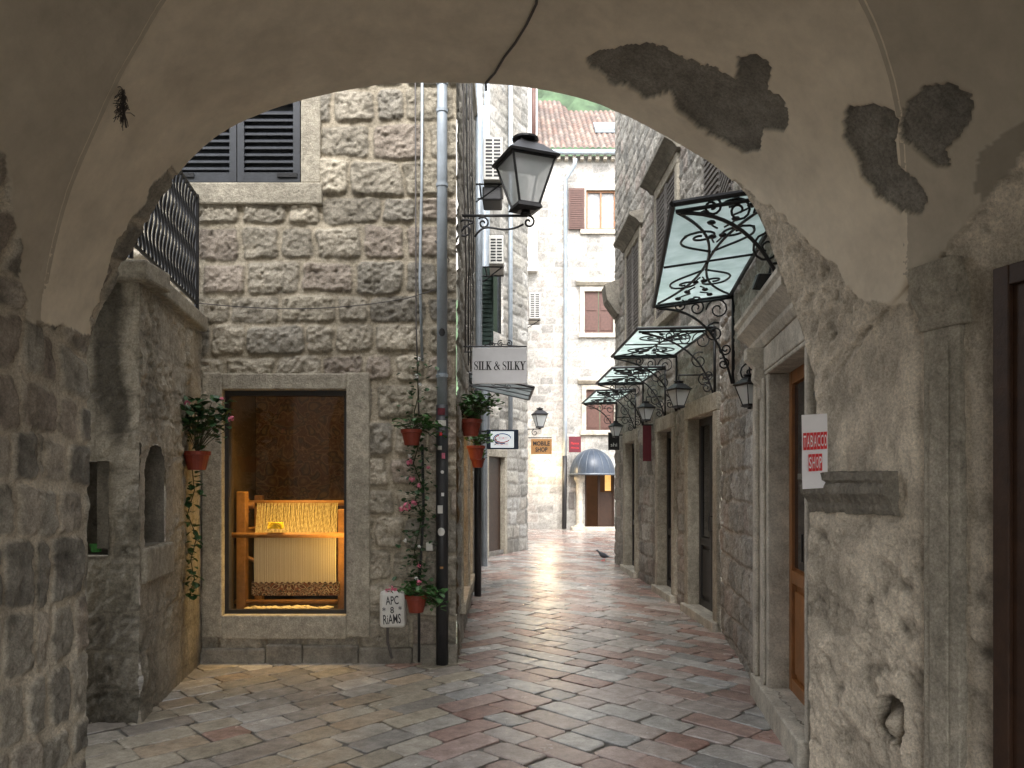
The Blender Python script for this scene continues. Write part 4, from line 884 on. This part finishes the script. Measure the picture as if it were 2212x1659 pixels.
# tobacco paper sign
tp=thing('paper_sign','white paper sign with red block letters taped to the right arch jamb','sign',P(1760,1055,4.0))
cc=Vector(P(1760,975,3.99)); W_,H_=.130,.385
r_=Vector((1,-.06,.06)).normalized(); uu=Vector((-.02,-.02,1)).normalized()
nn_=r_.cross(uu).normalized()
if nn_.y>0: nn_=-nn_
f=lambda a,b,o=0: cc+r_*a*W_+uu*b*H_+nn_*o
mb=MB(); n=10; vs=[];fs=[]
for i in range(n+1):
    for j in range(n+1):
        a,b=i/n-.5,j/n-.5; vs.append(f(a,b,.003*math.sin(b*7)+.002*math.sin(a*5)))
for i in range(n):
    for j in range(n): k=i*(n+1)+j; fs.append((k,k+n+1,k+n+2,k+1))
mb.add(vs,fs); mb.build('paper','paper',tp,smooth=True)
for s,b,ww in (('TABACCO',.14,.94),('SHOP',-.15,.54)):
    nL=len(s)
    for i,ch in enumerate(s):
        a=(-.5+(i+.5)/nL)*ww; q=ww/nL*.46; hb=.115
        mb=MB(); o_=.008; mb.add([f(a-q,b-hb,o_),f(a+q,b-hb,o_),f(a+q,b+hb,o_),f(a-q,b+hb,o_)],[(0,1,2,3)]); mb.build('letter_block','red',tp)
        text(ch,f(a,b,.0092),r_,uu,q*1.5*W_,hb*1.35*H_,'paper',tp,name='letter',out=.0005,bold=.01)
# ---------------------------------------------------------------- utility box
d=YF-.12; ub=thing('meter_box','white meter box with scrawled black lettering low on the facade','meter box',P(847,1357,d))
x0,x1,z0,z1=PX(819,d),PX(875,d),PZ(1357,d),PZ(1278,d)
MB().box(x0,x1,d,YF-.0,z0,z1).build('casing','offwhite',ub,bevel=.03)
for s,zf,w_,h_ in (('APC',.76,.5,.075),('*  8  *',.5,.75,.06),('RiAMS',.25,.68,.085)): text(s,((x0+x1)/2,d-.001,z0+(z1-z0)*zf),(1,0,.08),(-.05,0,1),(x1-x0)*w_,h_,'black',ub,name='scrawl',bold=.01)
mb=MB(); mb.tube([(PX(835,d),d+.05,z0),(PX(835,d),d+.05,.2),(PX(845,d),d+.05,.05)],.012,6); mb.build('conduit','cable',ub)
# ---------------------------------------------------------------- plants
def leaf(mb,p,s,rnd,down=0):
    a=rnd.uniform(0,2*math.pi); el=rnd.uniform(-.6,.9)-down
    d=Vector((math.cos(a)*math.cos(el),math.sin(a)*math.cos(el),math.sin(el))); 
    sd=d.cross(Vector((0,0,1))); sd=sd.normalized() if sd.length>.01 else Vector((1,0,0)); up=sd.cross(d)
    sh=[(0,0,0),(.35,.42,.12),(.8,.36,.1),(1,0,-.05),(.8,-.36,.1),(.35,-.42,.12),(.5,0,-.02)]
    vs=[p+d*x*s+sd*y*s+up*z*s for x,y,z in sh]
    mb.add(vs,[(0,1,6),(1,2,6),(2,3,6),(3,4,6),(4,5,6),(5,0,6)])
def flower(mb,p,r,rnd):
    for k in range(14):
        v=Vector((rnd.gauss(0,1),rnd.gauss(0,1),rnd.gauss(0,1))).normalized()*r*rnd.uniform(.4,1)
        q=p+v; a=v.orthogonal().normalized()*r*.42; b=v.normalized().cross(a); mb.add([q+a,q+b,q-a,q-b],[(0,1,2,3)])
def pot(px,pyt,pyb,wpx,d,label,fol,nl,ls,flowers=(),trail=None,lm='leaf',sc=1):
    x,_,z1=P(px,pyt,d); z0=PZ(pyb,d); r=wpx/2/F*d; rnd=random.Random(int(px+pyt))
    t=thing('flower_pot',label,'flower pot',(x,d,z0),'terracotta flower pots fixed to the house walls')
    MB().lathe([(r*.68,0),(r*.95,(z1-z0)*.78),(r*1.06,(z1-z0)*.8),(r*1.08,(z1-z0)),(r*.92,(z1-z0)),(r*.85,(z1-z0)*.85)],(x,d,z0),20).build('pot','terracotta',t,smooth=False)
    mb=MB(); sm=MB()
    for (cx,cy,rx,rz,n) in fol:
        c=Vector(P(cx,cy,d)); RXx=rx/F*d; RZ=rz/F*d
        for k in range(n):
            v=Vector((rnd.gauss(0,.5)*RXx,rnd.gauss(0,.45)*min(RXx,.16),rnd.gauss(0,.5)*RZ)); p=c+v; leaf(mb,p,ls*rnd.uniform(.6,1.2),rnd)
            if k%5==0: sm.tube([Vector((x,d,z1-.01)),Vector((x,d,z1))*.4+p*.6+Vector((0,0,.02)),p],.003,4)
    if trail:
        pts=[Vector(P(a,b,d)) for a,b in trail]; sm.tube(pts,.004,4)
        for i in range(len(pts)-1):
            for k in range(14): leaf(mb,pts[i].lerp(pts[i+1],rnd.random())+Vector((rnd.uniform(-.04,.04),rnd.uniform(-.03,.01),0)),ls*.75*rnd.uniform(.6,1.2),rnd,.4)
    mb.build('foliage',lm,t); sm.build('stems','stem',t)
    if flowers:
        fm=MB()
        for a,b,rr in flowers: flower(fm,Vector(P(a,b,d-.08)),rr,rnd)
        fm.build('blossoms','pink',t)
    return t
pot(425,975,1015,54,6.35,'terracotta pot with tall leafy plant and long trailing ivy left of the shop window',[(425,925,50,40,90),(430,885,42,24,50),(470,895,28,28,35)],42,.085,[(405,870,.03),(500,905,.03),(480,862,.025)],[(415,1010),(420,1060),(405,1110),(425,1160),(412,1210),(420,1250),(408,1290)],'leafd')
pot(889,928,962,44,6.68,'terracotta pot with small spreading plant on the facade beside the pipe',[(895,915,44,15,80),(930,925,28,20,50)],30,.055)
pot(899,1285,1322,46,6.66,'terracotta pot near the ground with bushy plant beside the meter box',[(900,1275,42,16,90),(935,1292,28,24,70)],30,.06,[(905,1258,.025),(845,1272,.03),(905,1222,.02),(835,1276,.02),(855,1274,.02)])
pot(1017,906,942,46,7.35,'terracotta pot with dense bright green geranium on the alley side of the corner',[(1037,872,46,26,190),(1020,890,34,17,60)],30,.06)
pot(1028,963,992,38,8.1,'middle terracotta pot with little foliage below the bright geranium',[(1035,950,28,16,80)],20,.055)
pot(1032,990,1010,30,8.7,'lowest small terracotta pot on the alley side wall',[(1040,985,18,10,25)],20,.045)
d=6.74; rnd=random.Random(5); vt=thing('climbing_vine','climbing vine with pink and white blossoms trailing down left of the drain pipe','climbing plant',P(905,1270,d))
path=[(907,770),(900,810),(905,850),(895,890),(905,960),(893,1000),(908,1040),(898,1080),(912,1110),(905,1150),(895,1190),(905,1230),(900,1265)]
pts=[Vector(P(a,b,d)) for a,b in path]; MB().tube(pts,.005,5).build('stem','stem',vt)
mb=MB()
for i in range(len(pts)-1):
    for k in range(34 if i>3 else 14): leaf(mb,pts[i].lerp(pts[i+1],rnd.random())+Vector((rnd.gauss(0,.065),rnd.uniform(-.06,.01),rnd.gauss(0,.02))),rnd.uniform(.03,.06),rnd,.3)
mb.build('foliage','leafd',vt)
fm=MB()
for a,b,r_2 in ((885,1000,.035),(890,1035,.03),(880,1095,.045),(905,1050,.025),(868,1100,.03),(895,1085,.035),(925,1010,.02)): flower(fm,Vector(P(a,b,d-.05)),r_2,rnd)
fm.build('pink_blossoms','pink',vt)
fm=MB()
for a,b in ((905,775),(900,812),(908,830),(875,1168),(905,1180),(885,985),(900,1250)): flower(fm,Vector(P(a,b,d-.05)),.020,rnd)
fm.build('white_blossoms','whitep',vt)
MBx=MB().box(PX(920,6.75),PX(935,6.75),6.75,6.88,PZ(1190,6.75),PZ(1172,6.75)); tag(MBx.build('junction_box','offwhite',loc=P(928,1190,6.75),bevel=.006),'tiny white junction box on the facade beside the vine','box')
pipe('lower_conduit',[P(905,1430,6.82),P(905,1270,6.82),P(915,1100,6.82),P(912,960,6.82)],.012,'blackpipe','thin black conduit behind the vine at the foot of the facade')
cpt=P(208,1186,5.25); tag(MB().lathe([(.03,0),(.042,.05),(.045,.055),(.036,.055),(.03,.01)],(cpt[0],5.25,1.135),14).build('candle_cup','greencup',loc=(cpt[0],5.25,1.13)),'small green cup standing in the dark wall niche at far left','cup')
# ---------------------------------------------------------------- loom and shop contents
lo=thing('weaving_loom','pale wooden weaving loom with cream threads lit up in the shop window','loom',(PX(630,7.5),7.5,.38))
L=lambda px,py,d=7.5: Vector(P(px,py,d))
for xa,zt in ((523,1062),(741,1100)):
    mb=MB(); x=PX(xa,7.5); mb.box(x-.045,x+.045,7.46,7.56,.37,PZ(zt,7.5)); mb.build('upright','loomwood',lo,bevel=.01)
    mb=MB(); mb.box(x-.04,x+.04,7.56,8.05,1.08,1.16); mb.box(x-.04,x+.04,7.97,8.05,.37,1.48); mb.build('side_rail','loomwood',lo,bevel=.006)
mb=MB(); mb.tube([L(498,1156,7.38),L(747,1156,7.38)],.026,10); mb.build('breast_beam','loomwood',lo,smooth=True)
mb=MB(); mb.tube([(PX(535,7.78),7.78,1.405),(PX(745,7.78),7.78,1.405)],.03,10); mb.build('back_beam','loomwood',lo,smooth=True)
mb=MB(); 
x=PX(545,7.72)
for k in range(8): a=k*math.pi/4; mb.tube([(x-.06,7.72,1.38),(x-.06+.03*math.cos(a*2),7.72+.09*math.cos(a),1.38+.09*math.sin(a))],.012,5)
mb.tube([(x-.12,7.72,1.38),(x+.02,7.72,1.38)],.035,8); mb.build('ratchet_wheel','loomwood',lo)
a,b=PX(552,7.44),PX(728,7.44)
mb=MB(); n=60
for i in range(n):
    x=a+(b-a)*(i+.5)/n; x2=PX(556,7.75)+(PX(730,7.75)-PX(556,7.75))*(i+.5)/n+random.uniform(-.003,.003); mb.tube([(x,7.425,1.115),(x2,7.75,1.405)],.0040,4)
mb.build('warp_threads','warp',lo)
mb=MB(); n=120; vs=[];fs=[]
for i in range(n+1):
    x=a+(b-a)*i/n
    for j in range(6): vs.append((x,7.405+.0025*math.sin(i*1.9)-.010*math.sin(j/5*3.1),1.12-.47*j/5+ (.008*math.sin(i*.8) if j==5 else 0)))
for i in range(n):
    for j in range(5): k=i*6+j; fs.append((k,k+6,k+7,k+1))
mb.add(vs,fs); mb.build('hanging_threads','cloth',lo,smooth=True)
mb=MB(); mb.box(a-.03,b+.03,7.41,7.44,.52,.655); mb.build('woven_band','rugroll',lo,bevel=.008)
mb=MB(); mb.tube([L(498,1300,7.5),L(745,1300,7.5)],.022,8); mb.tube([L(498,1190,7.6),L(560,1215,7.6)],.02,8); mb.build('foot_beam','loomwood',lo,smooth=True)
c=L(595,1140,7.36); mb=MB()
for k in range(90):
    an=random.uniform(0,6.3); mb.tube([c+Vector((.08*math.cos(an+t_*.8)*random.uniform(.8,1),.03*math.sin(an),.022+.028*math.sin(an*3+t_))) for t_ in range(4)],.006,4)
tag(mb.build('yarn_skein','yellowyarn',loc=tuple(c)),'tangled skein of yellow yarn lying on the loom threads','yarn')
mb=MB(); c=Vector((PX(630,7.25),7.25,.40))
for k in range(160):
    p=c+Vector((random.uniform(-.36,.3),random.uniform(-.05,.05),random.uniform(0,.03))); an=random.uniform(0,6.3); mb.tube([p,p+Vector((.05*math.cos(an),.03*math.sin(an),.015)),p+Vector((.1*math.cos(an),.02,.0))],.007,4)
tag(mb.build('raw_wool','yarn',loc=tuple(c)),'heap of loose cream wool on the shop window floor below the loom','wool')
cp=MB(); cp.box(X0+.005,X1-.005,8.10,8.13,.8,2.70); tag(cp.build('hanging_carpet','rug',loc=(PX(622,8.1),8.1,1.6)),'dim brown patterned carpet hanging behind the loom in the shop window','carpet')
def area(loc,rot,sx,sy,e,c,sp=180):
    l=bpy.data.lights.new('shop_lamp_and_fill','AREA'); l.shape='RECTANGLE'; l.size=sx; l.size_y=sy; l.energy=e; l.color=c; l.spread=R(sp); o=bpy.data.objects.new('shop_lamp_and_fill',l); COL.objects.link(o); o.location=loc; o.rotation_euler=rot; return o
area(((X0+X1)/2,7.20,2.7),(R(5),0,0),1.0,.12,15,(1,.64,.18),70)
area(((X0+X1)/2,7.15,2.68),(R(38),0,0),1.0,.1,3.0,(1,.62,.28),150)  # weak fill light added to brighten the hanging carpet, no fitting of its own
area((X1-.05,7.20,1.0),(0,R(95),0),.6,.2,6,(1,.62,.14),120)
# ---------------------------------------------------------------- end building
eb=thing('end_building','bright pale stone building with tiled roof closing the end of the alley','building',(2.5,27,0))
frN=Fr((-1.5,27),(8.5,27)); nu_=lambda px: PX(px,27)+1.5
We=[(nu_(1266),nu_(1330),PZ(497,27),PZ(412,27)),(nu_(1262),nu_(1324),PZ(720,27),PZ(630,27)),(nu_(1266),nu_(1326),PZ(930,27),PZ(842,27)),(nu_(1263),nu_(1328),.02,PZ(1022,27))]
wall(frN,-.03,13.1,eb,res=.045,holes=We,seed=67,rowh=(.26,.36),stl=(.35,.75),pal=PALW,mort=(.57,.55,.51),depth=.016,gap=.02,rough=.012,base=.1,crk=.15)
def frame4(a,b,c,d,w,n0,n1):
    mb=MB(); mb.fbox(frN,a-w,a,n0,n1,c,d); mb.fbox(frN,b,b+w,n0,n1,c,d); mb.fbox(frN,a-w,b+w,n0,n1,d,d+w); mb.fbox(frN,a-w*1.3,b+w*1.3,n0,n1+.04,c-w,c); return mb
for i,(a,b,c,d) in enumerate(We[:3]):
    wn=frame4(a,b,c,d,.16,-.1,.07).build('window','cutlight',eb,bevel=.01)
    if i==0:
        m_=(a+b)/2; mb=frame4(a+.06,m_-.03,c+.06,d-.06,.06,-.08,-.03); mb2=frame4(m_+.03,b-.06,c+.06,d-.06,.06,-.08,-.028); mb.add(mb2.v,mb2.f); mb.build('sash','wood',wn)
        MB().fbox(frN,a,b,-.13,-.11,c,d).build('pane','curtain',wn)
        mb=MB(); mb.fbox(frN,nu_(1228),nu_(1262),.08,.12,c,d+.05)
        for k in range(18): mb.fbox(frN,nu_(1231),nu_(1259),.12,.135,c+.06+k*.075,c+.1+k*.075)
        mb.build('shutter','brownshutter',wn)
    else:
        m_=(a+b)/2
        for x0,x1 in ((a,m_-.01),(m_+.01,b)):
            mb=MB(); mb.fbox(frN,x0,x1,-.06,-.02,c,d)
            for k in range(2): mb.fbox(frN,x0+.07,x1-.07,-.02,0,c+.1+k*(d-c)*.48,c+(k+.9)*(d-c)*.48)
            mb.build('shutter','brownshutter',wn)
    if i>0: MB().prism(frN,[(0,d+.2),(.08,d+.2),(.2,d+.3),(.2,d+.36),(0,d+.4)],a-.3,b+.3).build('window_hood','cutlight',wn,bevel=.01)
a,b,c,d=We[3]
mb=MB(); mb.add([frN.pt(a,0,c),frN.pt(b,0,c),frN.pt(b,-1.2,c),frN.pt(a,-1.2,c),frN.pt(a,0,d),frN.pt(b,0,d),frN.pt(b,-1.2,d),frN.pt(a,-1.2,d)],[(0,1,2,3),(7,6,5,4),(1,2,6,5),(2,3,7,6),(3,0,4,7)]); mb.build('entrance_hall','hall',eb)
MB().fbox(frN,(a+b)/2+.2,b-.12,-.16,-.15,1.35,1.95).build('lit_door_pane','warmglow',eb)
mb=frame4((a+b)/2+.02,b-.06,c+.06,d-.06,.08,-.14,-.048); mb.fbox(frN,(a+b)/2,b,-.14,-.11,c,1.3); mb.fbox(frN,a,a+.06,-.1,-.04,c,d); mb.build('door','darkwood',eb)
for u in (a-.2,b+.2):
    p=frN.pt(u,.2,0); MB().lathe([(.2,0),(.2,.12),(.14,.16),(.12,.22),(.115,1.6),(.13,1.65),(.19,1.75),(.19,1.9)],(p.x,p.y,0),14).build('column','cutlight',eb)
mb=MB(); mb.fbox(frN,a-.5,b+.4,.0,.55,-.02,.1); mb.build('doorstep','cutlight',eb,bevel=.02)
mb=MB(); mb.fbox(frN,nu_(1228),nu_(1240),.0,.05,.75,1.3); mb.build('notice_board','greyshutter',eb)
mb=MB()
for k in range(36): mb.fbox(frN,.1+k*.27,.22+k*.27,0,.25,12.9,13.05)
mb.build('cornice','cutlight',eb)
MB().tube([frN.pt(0,.35,13.1),frN.pt(10,.35,13.1)],.09,8).build('gutter','zinc',eb)
nu,nv=340,140; s,t=np.meshgrid(np.linspace(0,10,nu),np.linspace(0,1,nv),indexing='ij')
ex=1+.34*sst((3.9-s)*2)
wv=np.abs(np.sin(s*math.pi/.2))*.07; stp=((t*16)%1)*.04
y=26.6+t*4.6*ex; z=13.15+t*3.5*ex
cl=lerpc([(.185,.12,.095),(.215,.15,.12),(.15,.11,.093),(.25,.19,.155),(.17,.135,.115)],hsh(np.floor(s/.2),np.floor(t*16),4))*(.45+.6*np.abs(np.sin(s*math.pi/.2)))[...,None]
pos=np.stack([s-1.5,y,z+wv-stp+.04],-1); gridmesh('tiled_roof',pos,np.concatenate([cl,np.ones_like(cl[...,:1])],-1),None,'tile',eb)
x0,x1=PX(1284,28.6),PX(1334,28.6); zc=14.75
mb=MB(); mb.hexa([(x0,28.3,zc-.22),(x1,28.3,zc-.22),(x1,29.0,zc+.34),(x0,29.0,zc+.34),(x0,28.25,zc-.1),(x1,28.25,zc-.1),(x1,28.95,zc+.46),(x0,28.95,zc+.46)]); mb.build('skylight','zinc',eb)
dm=thing('dome_awning','rounded grey blue dome awning with ribs over the far entrance','awning',(PX(1278,26.9),26.9,1.9))
cx,cy,r_=PX(1280,26.9),26.93,.78; mb=MB(); vs=[];n=16;m_=8
for i in range(n+1):
    for j in range(m_+1):
        a=math.pi*(1+i/n); e_=math.pi/2*j/m_; vs.append((cx+r_*math.cos(a)*math.cos(e_),cy+r_*math.sin(a)*math.cos(e_),1.95+.86*math.sin(e_)))
fs=[(i*(m_+1)+j,(i+1)*(m_+1)+j,(i+1)*(m_+1)+j+1,i*(m_+1)+j+1) for i in range(n) for j in range(m_)]
mb.add(vs,fs); mb.build('cover','bluegrey',dm,smooth=True)
mb=MB()
for i in range(0,17,2):
    a=math.pi*(1+i/16); mb.tube([(cx+1.005*r_*math.cos(a)*math.cos(e_*math.pi/16),cy+1.005*r_*math.sin(a)*math.cos(e_*math.pi/16),1.95+.865*math.sin(e_*math.pi/16)) for e_ in range(9)],.010,5)
mb.tube([(cx+1.02*r_*math.cos(math.pi*(1+i/16)),cy+1.02*r_*math.sin(math.pi*(1+i/16)),1.93) for i in range(17)],.04,6)
mb.build('ribs','bluegreyrib',dm)
pipe('drain_pipe',[P(1243,342,26.5),P(1241,358,26.6),P(1222,388,26.85),P(1221,900,26.85),P(1220,985,26.85)],.07,'zinc','long zinc drain pipe down the front of the far pale building','drain pipe')
pipe('drain_pipe',[P(1220,985,26.85),P(1219,1142,26.85)],.08,'blackpipe','black lower drain pipe at the foot of the far pale building','drain pipe')
l=bpy.data.lights.new('wall_lamp_light','POINT'); l.energy=60; l.color=(1,.75,.4); l.shadow_soft_size=.1; o=bpy.data.objects.new('wall_lamp_light',l); COL.objects.link(o); o.location=P(1182,1003,26.5)
tag(MB().ball(P(1182,1000,26.75),.08,10).build('wall_lamp','litsign',loc=P(1182,1000,26.75)),'small lit wall lamp glowing on the far building below the tan sign','lamp')
nb_=thing('white_neighbour','tall white rendered house rising left of the tiled roof','house',(0,27.5,0))
MB().box(-3,PX(1161,26.7),26.7,31,9,19).build('wall','white_wall',nb_)
pipe('drain_pipe',[P(1153,150,26.5),P(1153,330,26.5)],.07,'brownshutter','brown drain pipe at the edge of the white neighbour house','drain pipe')
u,v=np.meshgrid(np.linspace(-80,110,200),np.linspace(0,1,120),indexing='ij'); pos=np.stack([u,70+v*80,5+115*v+5*fbm(u*.08,v*3,3,4)+2.2*fbm(u*.6,v*50,8,3)],-1)
gr=np.array((.06,.10,.05))*(1+.8*fbm(u*.6,v*50,8,3)+.4*fbm(u*1.8,v*90,18,2))[...,None]; gr=np.clip(gr,.01,1); o=gridmesh('hills',pos,np.concatenate([gr,np.ones_like(gr[...,:1])],-1),None,'hill',None); o['kind']='structure'
# ---------------------------------------------------------------- pigeon
pp=Vector(P(1303,1210,16.0)); pp.z=.0; pg=thing('pigeon','dark grey pigeon walking on the pavement near the far end of the shop row','pigeon',tuple(pp))
sec=[(-.20,.075,.012,.004),(-.14,.085,.028,.010),(-.09,.10,.045,.032),(-.03,.115,.058,.055),(.03,.13,.055,.058),(.07,.155,.042,.048),(.095,.185,.028,.032),(.11,.21,.024,.026),(.13,.225,.024,.024),(.147,.225,.014,.014),(.158,.222,.004,.004)]
mb=MB(); n=12; vs=[]
for x,z,ry,rz in sec:
    for j in range(n):
        a=2*math.pi*j/n; vs.append(pp+Vector((-x*.95,ry*math.cos(a),z+rz*math.sin(a)-.01)))
fs=[(i*n+j,i*n+(j+1)%n,(i+1)*n+(j+1)%n,(i+1)*n+j) for i in range(len(sec)-1) for j in range(n)]+[tuple(range(n)),tuple(range((len(sec)-1)*n,len(sec)*n))]
mb.add(vs,fs); mb.build('body','pigeon',pg,smooth=True)
mb=MB(); mb.tube([pp+Vector((-.145,0,.212)),pp+Vector((-.18,0,.200))],[.006,.002],5); mb.build('beak','black',pg)
for sgn,dx in ((1,.0),(-1,.03)):
    mb=MB(); q=pp+Vector((dx-.01,.022*sgn,0)); mb.tube([q+Vector((0,0,.075)),q+Vector((.01,0,.035)),q+Vector((0,0,.004))],.005,5)
    for k in (-1,0,1): mb.tube([q+Vector((0,0,.004)),q+Vector((-.03,.012*k,.003))],.003,4)
    mb.build('leg','red',pg)
